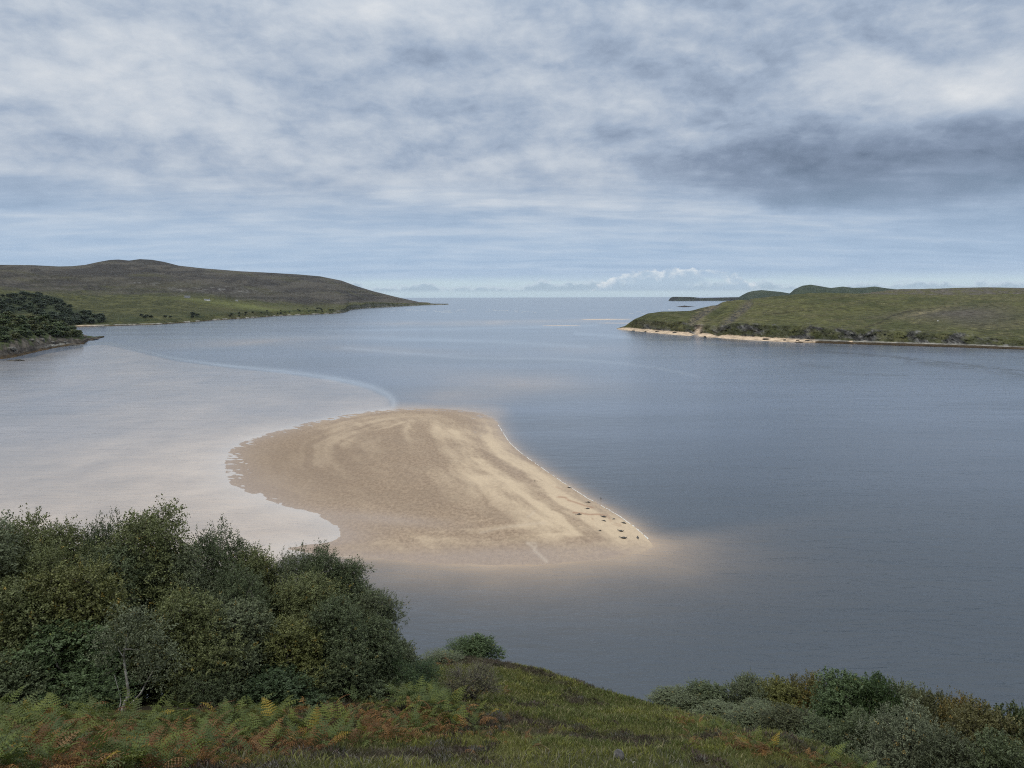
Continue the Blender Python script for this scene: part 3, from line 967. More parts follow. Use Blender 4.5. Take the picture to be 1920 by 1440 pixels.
def far_hill(name, cp, top, base, d, depth, col1, col2, seed, rough=1.0):
    """a whole hill or island standing at distance d: waterline, crest, back"""
    t_, b_ = curve(top)(cp), curve(base)(cp)
    p0 = at_d(cp, b_, np.full_like(cp, d))
    p0[:, 2] = np.minimum(p0[:, 2], np.interp(cp, [cp[0], cp[-1]], [p0[0, 2], p0[-1, 2]]))
    pc = at_d(cp, t_, np.full_like(cp, d + depth * 0.45))
    pm = p0 * 0.55 + pc * 0.45
    pm[:, 2] = p0[:, 2] * 0.35 + pc[:, 2] * 0.65
    pe = polar(cp, np.full_like(cp, d + depth), p0[:, 2] - 1)
    V, fc, par = loft(cp, [lambda q: p0, lambda q: pm, lambda q: pc, lambda q: pe], [14, 14, 8])
    x, y = V[:, 0], V[:, 1]
    n = fbm(x / (d * 0.012), y / (d * 0.012), seed, 5, 0.55) - 0.5
    w = np.clip(par * 2, 0, 1) * np.clip((2 - par) * 2, 0.0, 1)
    V[:, 2] += n * w * d * 0.006 * rough
    fine = fbm(x / (d * 0.006), y / (d * 0.01), seed + 2, 5, 0.6)
    c = lerp(np.array(col1), np.array(col2), smooth(fine, 0.38, 0.62))
    o = mesh_obj(name, V, fc[:, ::-1], LAND, cols=c)
    tag(o, kind='structure')
    return V, par


far_hill('moorland_ridge', np.arange(1600, 2600, 3.0), [(1600, 552), (1640, 548), (1665, 544), (1690, 541.8), (1720, 542), (1760, 541), (1800, 539.5), (1850, 538.6), (1920, 539.8), (2600, 535)],
         [(1600, 556), (2600, 556)], 3300, 900, MOOR * 1.3, OLIVE * 1.25, 101)
far_hill('distant_hill', np.arange(1386, 1500, 1.5), [(1386, 556.6), (1394, 552), (1402, 548), (1412, 545.5), (1428, 543.8), (1445, 545.5), (1465, 547.3), (1480, 550), (1500, 556)],
         [(1386, 571), (1500, 571)], 7000, 900, (0.034, 0.046, 0.034), (0.046, 0.058, 0.038), 103)
far_hill('distant_hill', np.arange(1470, 1720, 1.5), [(1470, 555), (1482, 549), (1490, 542), (1505, 535.5), (1520, 533.6), (1535, 536), (1558, 540), (1580, 537.2), (1600, 539.6), (1622, 539), (1640, 537.1), (1655, 539.5),
         (1672, 541.5), (1720, 546)], [(1470, 573), (1720, 573)], 6200, 1200, (0.034, 0.047, 0.034), (0.047, 0.060, 0.038), 107)
V_i, p_i = far_hill('distant_island', np.arange(1253, 1402, 1.0), [(1253, 563.9), (1257, 558.5), (1261, 556.6), (1270, 556.4), (1300, 557.0), (1312, 559), (1330, 558.6), (1350, 558), (1372, 557.4), (1402, 557)],
                    [(1253, 564.6), (1320, 564.8), (1402, 564.8)], 10900, 500, (0.020, 0.022, 0.022), (0.030, 0.036, 0.026), 111, 0.25)
far_hill('skerry', np.arange(1268, 1304, 0.8), [(1268, 575.0), (1276, 573.9), (1284, 572.9), (1290, 573.8), (1304, 575.2)], [(1268, 575.4), (1304, 575.4)], 5000, 40, (0.035, 0.026, 0.022), (0.05, 0.04, 0.035), 113, 0.05)
# low sand bars in the mouth of the kyle
sm, st_, sb_ = material('far_sand')
sb_.inputs['Base Color'].default_value = (0.50, 0.40, 0.32, 1)
sb_.inputs['Roughness'].default_value = 0.8


def sand_bar(x0, x1, y0, hpx, tilt=0.0):
    n = 60
    xs = np.linspace(x0, x1, n)
    env = np.sin(np.linspace(0, math.pi, n)) ** 0.6 * (0.5 + fbm(xs / 14, xs * 0, 5, 3))
    rows = []
    for k in (-1, -0.5, 0, 0.5, 1):
        q = at_z(xs, y0 + tilt * (xs - x0) + k * hpx * env)
        q[:, 2] = -0.1 + 0.8 * (1 - k * k) * env
        rows.append(q)
    o = mesh_obj('sand_bar', np.concatenate(rows), grid_faces(5, n), sm)
    tag(o, kind='structure')


sand_bar(1088, 1186, 599.0, 0.9, -0.006)
sand_bar(1118, 1200, 605.6, 0.5, 0.004)
sand_bar(1015, 1090, 610.3, 0.35, 0.002)

# ------------------------------------------------------------------ the slope in front of the camera
_ctl = []
for px_c, py_c, d_c in ((-500, 1440, 19), (0, 1440, 19), (500, 1440, 19), (960, 1440, 19.5), (1300, 1440, 21), (1600, 1440, 25),
                        (-500, 1385, 24), (0, 1385, 24), (500, 1385, 24), (960, 1385, 25.5), (1300, 1388, 27.5), (1480, 1402, 30),
                        (-400, 1330, 30), (0, 1328, 30), (300, 1328, 30.5), (560, 1312, 32), (750, 1296, 35), (870, 1312, 33.5), (1000, 1325, 34), (1200, 1345, 36),
                        (700, 1262, 42), (830, 1240, 46), (930, 1246, 48), (1000, 1262, 48), (1070, 1279, 47), (1140, 1300, 45), (1210, 1318, 43), (1300, 1345, 40), (1400, 1378, 36),
                        (960, 1300, 39), (1080, 1312, 40)):
    _ctl.append(at_d(px_c, py_c, d_c))


def colpt(px, d, z):
    return polar(np.array([float(px)]), np.array([float(d)]), z)[0]


for px_c, d_c, z_c in ((-500, 45, 48.5), (0, 45, 48.3), (300, 45, 47.6), (500, 46, 47), (-300, 62, 39), (300, 62, 38),
                       (930, 60, 36.5), (1070, 58, 36), (1210, 54, 35.5), (1500, 45, 43.2), (1650, 33, 48.4), (1750, 33, 48.3), (1700, 45, 43.0), (1920, 30, 50), (1950, 45, 42.5),
                       (1800, 22, 54.8), (2400, 20, 56), (2400, 40, 44), (2300, 60, 30),
                       (0, 85, 21), (500, 85, 20), (960, 80, 22), (1400, 70, 24), (1900, 65, 25), (0, 112, 2), (500, 112, 2), (960, 110, 1), (1400, 100, 2), (1900, 95, 2),
                       (0, 128, -4), (600, 128, -4), (1200, 125, -4), (1900, 120, -4), (-600, 128, -4), (2500, 120, -4), (-700, 85, 21), (2500, 85, 12)):
    _ctl.append(colpt(px_c, d_c, z_c))
for x_c in (-60, -30, 0, 30, 60):
    for y_c, z_c in ((10, 61.5), (2, 68.2), (-20, 68.6), (-60, 69)):
        _ctl.append(np.array([x_c, y_c, z_c - 0.02 * abs(x_c)]))
_ctl = np.array(_ctl)


def _ker(ax, ay, bx, by):
    return np.sqrt((ax[:, None] - bx[None]) ** 2 + (ay[:, None] - by[None]) ** 2 + 9.0)


_n = len(_ctl)
_A = np.zeros((_n + 3, _n + 3))
_A[:_n, :_n] = _ker(_ctl[:, 0], _ctl[:, 1], _ctl[:, 0], _ctl[:, 1]) + np.eye(_n) * 0.02
_A[:_n, _n] = 1
_A[:_n, _n + 1] = _ctl[:, 0]
_A[:_n, _n + 2] = _ctl[:, 1]
_A[_n:, :_n] = _A[:_n, _n:].T
_w = np.linalg.solve(_A, np.concatenate([_ctl[:, 2], [0, 0, 0]]))


def ground_z(x, y):
    x = np.asarray(x, float).ravel()
    y = np.asarray(y, float).ravel()
    z = np.empty_like(x)
    for i in range(0, len(x), 20000):
        a, b = x[i:i + 20000], y[i:i + 20000]
        z[i:i + 20000] = _ker(a, b, _ctl[:, 0], _ctl[:, 1]) @ _w[:_n] + _w[_n] + _w[_n + 1] * a + _w[_n + 2] * b
    z += 0.9 * (fbm(x / 5.0, y / 5.0, 121, 3) - 0.5) * smooth(y, 8, 20) * 0.7 + 0.30 * (fbm(x / 1.1, y / 1.1, 123, 3) - 0.5)
    return z


GX = np.concatenate([np.arange(-160, -62, 3.0), np.arange(-62, 62, 0.42), np.arange(62, 161, 3.0)])
GY = np.concatenate([np.arange(-90, 8, 3.0), np.arange(8, 72, 0.42), np.arange(72, 135, 2.0)])
gxx, gyy = np.meshgrid(GX, GY)
gzz = ground_z(gxx, gyy).reshape(gxx.shape)


def gz(x, y):
    """ground height by bilinear lookup"""
    x = np.atleast_1d(np.asarray(x, float))
    y = np.atleast_1d(np.asarray(y, float))
    i = np.clip(np.searchsorted(GX, x) - 1, 0, len(GX) - 2)
    j = np.clip(np.searchsorted(GY, y) - 1, 0, len(GY) - 2)
    fx = (x - GX[i]) / (GX[i + 1] - GX[i])
    fy = (y - GY[j]) / (GY[j + 1] - GY[j])
    return (gzz[j, i] * (1 - fx) + gzz[j, i + 1] * fx) * (1 - fy) + (gzz[j + 1, i] * (1 - fx) + gzz[j + 1, i + 1] * fx) * fy


def hit(px, py, d0=14.0, d1=75.0):
    """first ground point seen at photo pixels (nan where the ray clears the slope)"""
    px = np.asarray(px, float).ravel()
    py = np.asarray(py, float).ravel()
    out = np.full((len(px), 3), np.nan)
    todo = np.ones(len(px), bool)
    for d in np.arange(d0, d1, 0.12):
        p = at_d(px[todo], py[todo], d)
        below = p[:, 2] <= gz(p[:, 0], p[:, 1])
        idx = np.where(todo)[0][below]
        out[idx] = p[below]
        todo[idx] = False
        if not todo.any():
            break
    return out


def heather_f(x, y):
    return fbm(x / 2.6, y / 2.6, 131, 4, 0.55)


def ground_cols(x, y):
    a = fbm(x / 4.0, y / 4.0, 133, 5, 0.55)
    b_ = heather_f(x, y)
    px, py = proj(np.stack([x, y, gz(x, y)], 1))
    c = lerp(np.array((0.070, 0.076, 0.024)), np.array((0.105, 0.102, 0.032)), smooth(a, 0.4, 0.62))
    c = lerp(c, np.array((0.050, 0.038, 0.030)), smooth(b_, 0.50, 0.64) * 0.85)
    return c, px, py


gm, gt, gb = material('turf')
gc = gt.attr('Col', 'Color')
gp = gt.pos()
gn1 = gt.noise(gp, 2.2, 6, 0.65)
gn2 = gt.noise(gp, 11.0, 4, 0.6)
gk = gt.add(0.30, gt.mul(gn1, 0.8), gt.mul(gn2, 0.4))
gt.put(gb.inputs['Base Color'], gt.mix(1.0, gc, gt.vec(gk, gk, gk), 'MULTIPLY'))
gb.inputs['Roughness'].default_value = 0.95
gb.inputs['Specular IOR Level'].default_value = 0.1
gt.put(gb.inputs['Normal'], gt.bump(gt.add(gn1, gn2), 0.8, 0.12))
gcol, _, _ = ground_cols(gxx.ravel(), gyy.ravel())
tag(mesh_obj('ground', np.stack([gxx.ravel(), gyy.ravel(), gzz.ravel()], 1), grid_faces(len(GY), len(GX)), gm, cols=gcol), kind='structure')

# ------------------------------------------------------------------ plant materials
def leaf_material(name, trans=0.16, rough=0.55):
    m, t, b = material(name)
    oc = t.new('ShaderNodeObjectInfo').outputs['Color']
    c = t.mix(1.0, oc, t.attr('Col', 'Color'), 'MULTIPLY')
    t.put(b.inputs['Base Color'], c)
    b.inputs['Roughness'].default_value = rough
    b.inputs['Specular IOR Level'].default_value = 0.3
    tr = t.new('ShaderNodeBsdfTranslucent')
    t.put(tr.inputs['Color'], c)
    mx = t.new('ShaderNodeMixShader')
    mx.inputs[0].default_value = trans
    t.l.new(b.outputs[0], mx.inputs[1])
    t.l.new(tr.outputs[0], mx.inputs[2])
    t.l.new(mx.outputs[0], t.n['Material Output'].inputs[0])
    return m


LEAF = leaf_material('leaves')
FERN = leaf_material('bracken_leaf', 0.3, 0.6)
GRASS = leaf_material('grass_blade', 0.25, 0.6)


def bark(name, c1, c2, sc):
    m, t, b = material(name)
    p = t.new('ShaderNodeTexCoord').outputs['Object']
    n = t.noise(t.scale(p, (1, 1, 0.5)), sc, 5, 0.65)
    t.put(b.inputs['Base Color'], t.mix(t.ss(n, 0.42, 0.6), c1, c2))
    b.inputs['Roughness'].default_value = 0.9
    t.put(b.inputs['Normal'], t.bump(n, 0.6, 0.03))
    return m


BARK = bark('grey_bark', (0.070, 0.060, 0.050), (0.150, 0.135, 0.115), 8.0)
PALE = bark('birch_bark', (0.36, 0.345, 0.32), (0.13, 0.12, 0.105), 6.0)


def tube(V, Fc, pts, radii, sides=6):
    """append a tapered tube along a polyline"""
    pts = np.asarray(pts, float)
    base = len(V)
    n = len(pts)
    for i in range(n):
        t = pts[min(i + 1, n - 1)] - pts[max(i - 1, 0)]
        t = t / (np.linalg.norm(t) + 1e-9)
        a = np.cross(t, (0.31, 0.95, 0.05) if abs(t[1]) < 0.9 else (1, 0, 0))
        a /= np.linalg.norm(a)
        b = np.cross(t, a)
        for k in range(sides):
            w = 2 * math.pi * k / sides
            V.append(pts[i] + radii[i] * (math.cos(w) * a + math.sin(w) * b))
    for i in range(n - 1):
        for k in range(sides):
            k2 = (k + 1) % sides
            Fc.append((base + i * sides + k, base + i * sides + k2, base + (i + 1) * sides + k2, base + (i + 1) * sides + k))


def limb(rg, a, b, sag=0.12, n=6):
    a, b = np.asarray(a, float), np.asarray(b, float)
    L = np.linalg.norm(b - a)
    t = np.linspace(0, 1, n)[:, None]
    p = a * (1 - t) + b * t
    j = rg.normal(0, L * sag * 0.35, (n, 3)) * np.sin(t * math.pi)
    p = p + j
    p[:, 2] -= np.sin(t[:, 0] * math.pi) * L * 0.04
    return p


def leaves(rg, base, direc, length, per, lsize, lw, hue):
    """sprigs of diamond leaves: base (N,3), direc (N,3) unit, length (N,)"""
    N = len(base)
    k = np.tile((np.arange(per) + 0.6) / per, N)
    B = np.repeat(base, per, 0)
    D = np.repeat(direc, per, 0)
    Ln = np.repeat(length, per)
    n = N * per
    pos = B + D * (Ln * k)[:, None] + rg.normal(0, 1, (n, 3)) * (Ln * 0.10)[:, None]
    ax = D * 0.45 + rg.normal(0, 0.62, (n, 3))
    ax[:, 2] -= 0.10
    ax /= np.linalg.norm(ax, axis=1)[:, None]
    nr = rg.normal(0, 0.75, (n, 3)) + D * 1.0 + np.array([0, 0, 0.35])
    sd = np.cross(ax, nr)
    sd /= np.linalg.norm(sd, axis=1)[:, None] + 1e-9
    s = lsize * rg.uniform(0.65, 1.3, n)[:, None]
    V = np.stack([pos, pos + ax * s * 0.45 + sd * s * lw * 0.5, pos + ax * s, pos + ax * s * 0.45 - sd * s * lw * 0.5], 1).reshape(-1, 3)
    Fq = np.arange(n * 4).reshape(n, 4)
    spr = np.repeat(rg.normal(1, 0.15, N), per) * rg.normal(1, 0.13, n)
    c = np.clip(spr, 0.45, 1.8)[:, None] * np.ones(3)
    yel = np.repeat(rg.random(N) < hue, per) & (rg.random(n) < 0.8)
    c[yel] *= np.array((1.9, 1.25, 0.7))
    return V, Fq, np.repeat(c, 4, 0)


def make_tree_mesh(seed, h, w, nl, nsprig, per, lsize, lw=0.6, low=0.12, peak=0.5, hue=0.02, stems=3, lobe=0.30, pale=False, bare=0.0, shoot=0.5, trunk_r=0.11):
    """trunk mesh and crown mesh for a tree of height h and spread w standing at the origin"""
    rg = np.random.default_rng(seed)
    lobes = []
    for i in range(nl):
        t = low + (0.90 - low) * ((i + rg.random()) / nl)
        # widest below the middle, narrowing to the top
        prof = (1 - ((t - peak) / (1.02 - peak)) ** 2) ** 0.85 if t > peak else 1 - 0.35 * ((peak - t) / peak) ** 2
        r = w * 0.5 * prof * rg.uniform(0.25, 0.80)
        a = i * 2.4 + rg.uniform(-0.6, 0.6)
        lr = w * lobe * rg.uniform(0.65, 1.15) * (0.55 + 0.5 * prof)
        lobes.append((np.array([r * math.cos(a), r * math.sin(a), t * h]), lr))
    lobes.append((np.array([0.04 * w, 0, h * 0.86]), w * lobe * 0.6))
    TV, TF = [], []
    roots = []
    for s in range(stems):
        a = s * 6.28 / stems + rg.uniform(-0.5, 0.5)
        top = np.array([math.cos(a) * w * 0.16, math.sin(a) * w * 0.16, h * rg.uniform(0.55, 0.78)])
        b0 = np.array([math.cos(a) * trunk_r * 0.9, math.sin(a) * trunk_r * 0.9, -0.25])
        p = limb(rg, b0, top, 0.16, 9)
        tube(TV, TF, p, np.linspace(trunk_r, trunk_r * 0.28, 9), 7)
        roots.append(p)
    bases, dirs, lens = [], [], []
    tot = sum(l[1] ** 2 for l in lobes)
    for c, lr in lobes:
        st = roots[rg.integers(len(roots))]
        cand = st[np.argmin(np.abs(st[:, 2] - max(c[2] - lr * 1.1, 0.3)))]
        p = limb(rg, cand, c, 0.12, 6)
        tube(TV, TF, p, np.linspace(trunk_r * 0.36, trunk_r * 0.13, 6), 5)
        n = int(nsprig * lr * lr / tot)
        u = rg.normal(0, 1, (n, 3))
        u /= np.linalg.norm(u, axis=1)[:, None]
        rad = lr * rg.random(n) ** 0.45
        # uneven lobes
        bumpy = 1 + 0.30 * np.sin(u[:, 0] * 5 + seed + c[0] * 3) * np.sin(u[:, 1] * 4 + c[1] * 2) + 0.15 * np.sin(u[:, 2] * 7 + c[2])
        b = c + u * (rad * bumpy)[:, None] * np.array([1, 1, 0.92])
        dd = u * 0.7 + np.array([0, 0, shoot]) + rg.normal(0, 0.35, (n, 3))
        dd /= np.linalg.norm(dd, axis=1)[:, None]
        ok = b[:, 2] > 0.02 * h
        bases.append(b[ok])
        dirs.append(dd[ok])
        lens.append(rg.uniform(0.6, 1.5, n)[ok] * 0.055 * (h + w) * 0.5 * (0.8 if h > 4 else 1.15))
        # twigs in to a part of the sprigs
        nt = min(len(b), 14 if bare < 0.1 else 40)
        for q in rg.choice(len(b), nt, replace=False):
            e = b[q] + dd[q] * lens[-1][0] * (1.0 if bare < 0.1 else 1.5)
            tube(TV, TF, limb(rg, c * 0.75 + b[q] * 0.25 if bare < 0.1 else p[-2], e, 0.1, 4), np.linspace(trunk_r * (0.10 if bare < 0.1 else 0.30), trunk_r * (0.035 if bare < 0.1 else 0.14), 4), 3)
    bases, dirs, lens = np.concatenate(bases), np.concatenate(dirs), np.concatenate(lens)
    V, Fq, c = leaves(rg, bases, dirs, lens, per, lsize, lw, hue)
    TV = np.array(TV)
    kz = h / np.percentile(V[:, 2], 99.85)
    kx = w / (np.percentile(V[:, :2], 98.5) - np.percentile(V[:, :2], 1.5))
    V = V * np.array([kx, kx, kz])
    TV = TV * np.array([kx, kx, kz])
    ct = mesh_obj('trunk', TV, np.array(TF), PALE if pale else BARK)
    cc = mesh_obj('crown', V, Fq, LEAF, smooth_s=False, cols=c)
    mt, mc = ct.data, cc.data
    bpy.data.objects.remove(ct)
    bpy.data.objects.remove(cc)
    return mt, mc, h, w


KINDS = {
    'tallA': make_tree_mesh(201, 9.0, 6.5, 34, 7600, 14, 0.092, 0.66, 0.10, 0.42, 0.015, 4, 0.165, shoot=0.3),
    'tallB': make_tree_mesh(202, 9.0, 6.0, 30, 7400, 14, 0.090, 0.60, 0.08, 0.46, 0.030, 3, 0.17, shoot=0.3),
    'tallC': make_tree_mesh(203, 8.0, 6.5, 34, 7600, 14, 0.086, 0.60, 0.06, 0.40, 0.010, 5, 0.165, shoot=0.35),
    'midA': make_tree_mesh(204, 5.0, 4.6, 24, 5800, 13, 0.084, 0.64, 0.05, 0.36, 0.01, 5, 0.19, shoot=0.3, trunk_r=0.08),
    'midB': make_tree_mesh(205, 5.0, 4.2, 22, 5600, 13, 0.080, 0.60, 0.05, 0.40, 0.02, 5, 0.19, shoot=0.3, trunk_r=0.08),
    'midC': make_tree_mesh(206, 5.0, 5.0, 25, 5800, 13, 0.078, 0.58, 0.04, 0.34, 0.02, 6, 0.185, shoot=0.35, trunk_r=0.07),
    'lowA': make_tree_mesh(207, 2.6, 3.2, 14, 3000, 11, 0.085, 0.6, 0.06, 0.32, 0.01, 6, 0.21, shoot=0.3, trunk_r=0.045),
    'lowB': make_tree_mesh(208, 2.4, 3.0, 9, 2000, 11, 0.070, 0.45, 0.10, 0.35, 0.01, 6, 0.25, trunk_r=0.04),
    'twiggy': make_tree_mesh(209, 2.2, 3.0, 16, 1700, 7, 0.050, 0.5, 0.38, 0.60, 0.02, 9, 0.20, bare=1.0, trunk_r=0.040),
}


def tree(name, kind, px, d, top_py, w, tint, label, cat, group, rz=None, base=None):
    p = at_d(px, top_py + 70, d)
    z = float(gz(p[0], p[1])[0]) if base is None else base
    mt, mc, h0, w0 = KINDS[kind]
    ztop = float(at_d(px, top_py + (16 if px < 1000 else 8), d)[2])
    hh = max(ztop - z, 0.6)
    o = thing(name, (p[0], p[1], z), label, cat, group, rz if rz is not None else random.uniform(0, 6.28), (w / w0, w / w0, hh / h0))
    for nm, me in (('trunk', mt), ('crown', mc)):
        c = bpy.data.objects.new(nm, me)
        COL.objects.link(c)
        c.parent = o
        c.color = (*tint, 1)
    return o


OL = (0.118, 0.132, 0.052)       # olive birch
DG = (0.086, 0.107, 0.052)       # dark green
GG = (0.112, 0.130, 0.070)       # grey green willow
YG = (0.135, 0.138, 0.042)       # yellowish
BG = (0.082, 0.118, 0.050)       # fresher green
PG = (0.140, 0.158, 0.098)       # pale grey
BR = (0.115, 0.108, 0.044)       # turning brown-yellow
GL = 'trees of the dense birch and willow copse beside the bracken'
left = (
    ('willow_tree', 'tallB', -60, 36, 960, 5.0, GG, 'grey-green tree cut off by the frame edge, tallest at the far end of the copse'),
    ('birch_tree', 'tallA', 25, 38, 958, 4.2, OL, 'feathery olive tree at the left end of the copse skyline'),
    ('birch_tree', 'tallB', 112, 37, 968, 3.4, OL, 'olive tree on the copse skyline with thin top and see-through gaps'),
    ('birch_tree', 'tallC', 188, 39, 957, 2.9, DG, 'narrow dark tree just left of the highest birch of the copse'),
    ('birch_tree', 'tallA', 270, 36.5, 940, 4.9, OL, 'highest birch of the copse with a pointed leafy top'),
    ('willow_tree', 'tallC', 398, 38, 978, 3.9, DG, 'rounded dark green tree right of the highest birch'),
    ('willow_tree', 'tallB', 478, 38, 1012, 3.1, OL, 'brownish olive tree on the skyline between two darker trees'),
    ('willow_tree', 'tallC', 545, 38, 1020, 3.1, GG, 'grey-green tree with level bushy top in front of the pale lagoon'),
    ('willow_tree', 'tallA', 600, 37, 1014, 2.9, DG, 'dark tree with twiggy top where sand meets the copse'),
    ('willow_tree', 'tallB', 652, 37, 1036, 2.7, DG, 'spiky topped tree, last but one at the water end of the copse'),
    ('willow_tree', 'tallC', 700, 36, 1086, 2.9, GG, 'grey-green tree forming the rounded water end of the copse'),
    ('birch_tree', 'tallC', 72, 35, 1005, 3.6, OL, 'olive green tree filling the dip right of the feathery tree'),
    ('willow_tree', 'tallB', 226, 35.5, 1008, 3.6, DG, 'dark tree filling the dip left of the highest birch'),
    ('willow_tree', 'tallA', 334, 35.5, 1010, 3.6, GG, 'grey-green tree filling the dip right of the highest birch'),
    ('willow_tree', 'tallC', 444, 35.5, 1050, 3.4, DG, 'dark tree in the second row of the copse, right of the rounded one'),
    ('willow_tree', 'tallB', 585, 35.2, 1062, 3.4, OL, 'olive tree in the second row, above the yellow-green tree'),
    ('birch_tree', 'midA', 18, 33, 1075, 4.0, OL, 'olive tree low at the frame edge in front of the feathery tree'),
    ('birch_tree', 'midB', 138, 33, 1045, 4.0, (0.118, 0.124, 0.042), 'yellowish olive tree in front of the narrow dark tree'),
    ('alder_tree', 'midA', 120, 31.6, 1150, 4.2, BG, 'green leafy tree with deep shade below it behind the ferns'),
    ('willow_tree', 'midC', 345, 33, 1092, 4.2, OL, 'broad olive willow below the highest birch'),
    ('willow_tree', 'midB', 445, 33, 1118, 3.6, GG, 'grey-olive bushy willow in the middle of the copse front'),
    ('willow_tree', 'midA', 545, 32.8, 1148, 3.4, (0.120, 0.128, 0.042), 'yellow-green tree standing out in the copse front'),
    ('willow_tree', 'midC', 632, 33.5, 1105, 3.6, DG, 'very dark willow right of the yellow-green tree'),
    ('willow_tree', 'midB', 690, 34, 1145, 2.9, DG, 'dark green willow at the right foot of the copse'),
    ('holly_bush', 'lowA', 520, 31.2, 1240, 3.0, (0.052, 0.078, 0.036), 'glossy dark green bush under the yellow-green tree'),
    ('willow_bush', 'lowA', 635, 32.2, 1215, 2.8, DG, 'dark low bush at the foot of the very dark willow'),
    ('willow_bush', 'lowB', 380, 31.2, 1225, 2.6, DG, 'dark low bush right of the pale stemmed birch'),
    ('willow_bush', 'lowA', 40, 31.2, 1205, 3.0, DG, 'dark low bush at the frame edge above the ferns'),
    ('willow_bush', 'lowA', 745, 38.5, 1185, 2.8, GG, 'grey-green bush behind the right foot of the copse'),
    ('broom_bush', 'lowB', 788, 36.5, 1222, 2.4, (0.048, 0.078, 0.030), 'soft light green bush left of the bare twiggy shrub'),
    ('willow_bush', 'lowB', 738, 34.4, 1200, 2.2, BG, 'small green bush at the ferns end of the copse'),
    ('willow_bush', 'lowB', 828, 45, 1205, 2.2, GG, 'low dull bush on the skyline between copse and water'),
)
for k, a in enumerate(left):
    tree(a[0], a[1], a[2], a[3], a[4], a[5], a[6], a[7], 'bush' if 'bush' in a[0] else 'tree', GL)
tree('twiggy_shrub', 'twiggy', 884, 33.6, 1228, 2.5, (0.115, 0.112, 0.056), 'nearly bare twiggy shrub standing alone at the grass edge', 'shrub', None, 1.0)
tree('willow_bush', 'lowB', 862, 48.5, 1180, 2.3, BG, 'dark green bush on the slope skyline, left half of the pair', 'bush', 'bushes on the skyline against the dark water', 0.4)
tree('willow_bush', 'lowA', 898, 48.5, 1176, 2.6, BG, 'dark green bush on the slope skyline, right half of the pair', 'bush', 'bushes on the skyline against the dark water', 2.0)

GRR = 'bushes in the gully at the lower right'
right_b = (
    ('willow_bush', 'midB', 1262, 43, 1286, 2.8, GG, 'small grey-green bush at the left tip of the gully thicket'),
    ('willow_bush', 'midA', 1322, 44, 1276, 3.6, DG, 'dark bush second from the left tip of the gully thicket'),
    ('willow_bush', 'midC', 1402, 45, 1260, 3.6, GG, 'grey-green bush with a raised rounded top left of the yellow bushes'),
    ('willow_bush', 'midB', 1462, 45, 1268, 3.2, YG, 'yellow-green bush right of the raised rounded top'),
    ('willow_bush', 'midC', 1515, 45, 1262, 3.4, (0.110, 0.098, 0.028), 'yellowest bush of the gully thicket skyline'),
    ('alder_bush', 'midA', 1588, 42, 1255, 4.2, BG, 'big fresh green bush, tallest of the gully thicket'),
    ('alder_bush', 'midA', 1645, 41.5, 1260, 3.2, (0.046, 0.074, 0.026), 'round green bush right beside the tallest gully bush'),
    ('willow_bush', 'midB', 1700, 42, 1278, 3.2, GG, 'grey-olive bush behind the pale silvery willow'),
    ('willow_bush', 'midC', 1752, 41, 1292, 3.6, (0.082, 0.084, 0.036), 'olive bush with fine leaves right of the grey-olive one'),
    ('willow_bush', 'midB', 1808, 40, 1305, 2.8, (0.125, 0.100, 0.030), 'bush with yellow leaf tips on the thicket skyline'),
    ('willow_bush', 'midB', 1846, 37, 1316, 3.4, BR, 'thin brownish bush with yellowing leaves near the frame edge'),
    ('alder_bush', 'midA', 1905, 38, 1316, 3.8, (0.056, 0.072, 0.028), 'green bush at the right frame edge of the thicket'),
    ('alder_bush', 'midA', 1990, 37, 1330, 3.8, DG, 'dark bush running out of the frame on the right'),
    ('willow_bush', 'lowA', 1345, 40.5, 1312, 2.6, GG, 'low grey bush at the lower left side of the thicket by the ferns'),
    ('willow_bush', 'midC', 1408, 39.5, 1318, 3.2, GG, 'pale spreading bush below the raised rounded top'),
    ('willow_bush', 'midB', 1482, 37.5, 1322, 3.0, (0.064, 0.070, 0.032), 'olive-grey bush below the yellow bushes'),
    ('willow_bush', 'midA', 1545, 36, 1345, 3.0, DG, 'dark bush at the fern edge below the tallest gully bush'),
    ('alder_bush', 'midA', 1612, 34.5, 1330, 3.0, DG, 'dark green bush left of the pale silvery willow'),
    ('silvery_willow', 'midC', 1702, 32.5, 1320, 3.3, PG, 'pale silvery willow bush in front of the thicket'),
    ('willow_bush', 'midB', 1782, 31, 1368, 2.6, (0.078, 0.090, 0.050), 'pale green willow low in front of the brownish bush'),
    ('alder_bush', 'midA', 1880, 31, 1372, 3.2, DG, 'dark green bush at the lower right corner'),
    ('willow_bush', 'lowA', 1500, 33.6, 1372, 2.2, DG, 'small dark bush among the ferns at the thicket foot'),
    ('willow_bush', 'lowB', 1600, 30.6, 1402, 1.8, DG, 'small dark bush at the thicket foot nearest the picture bottom'),
)
for a in right_b:
    tree(*a, 'bush', GRR)


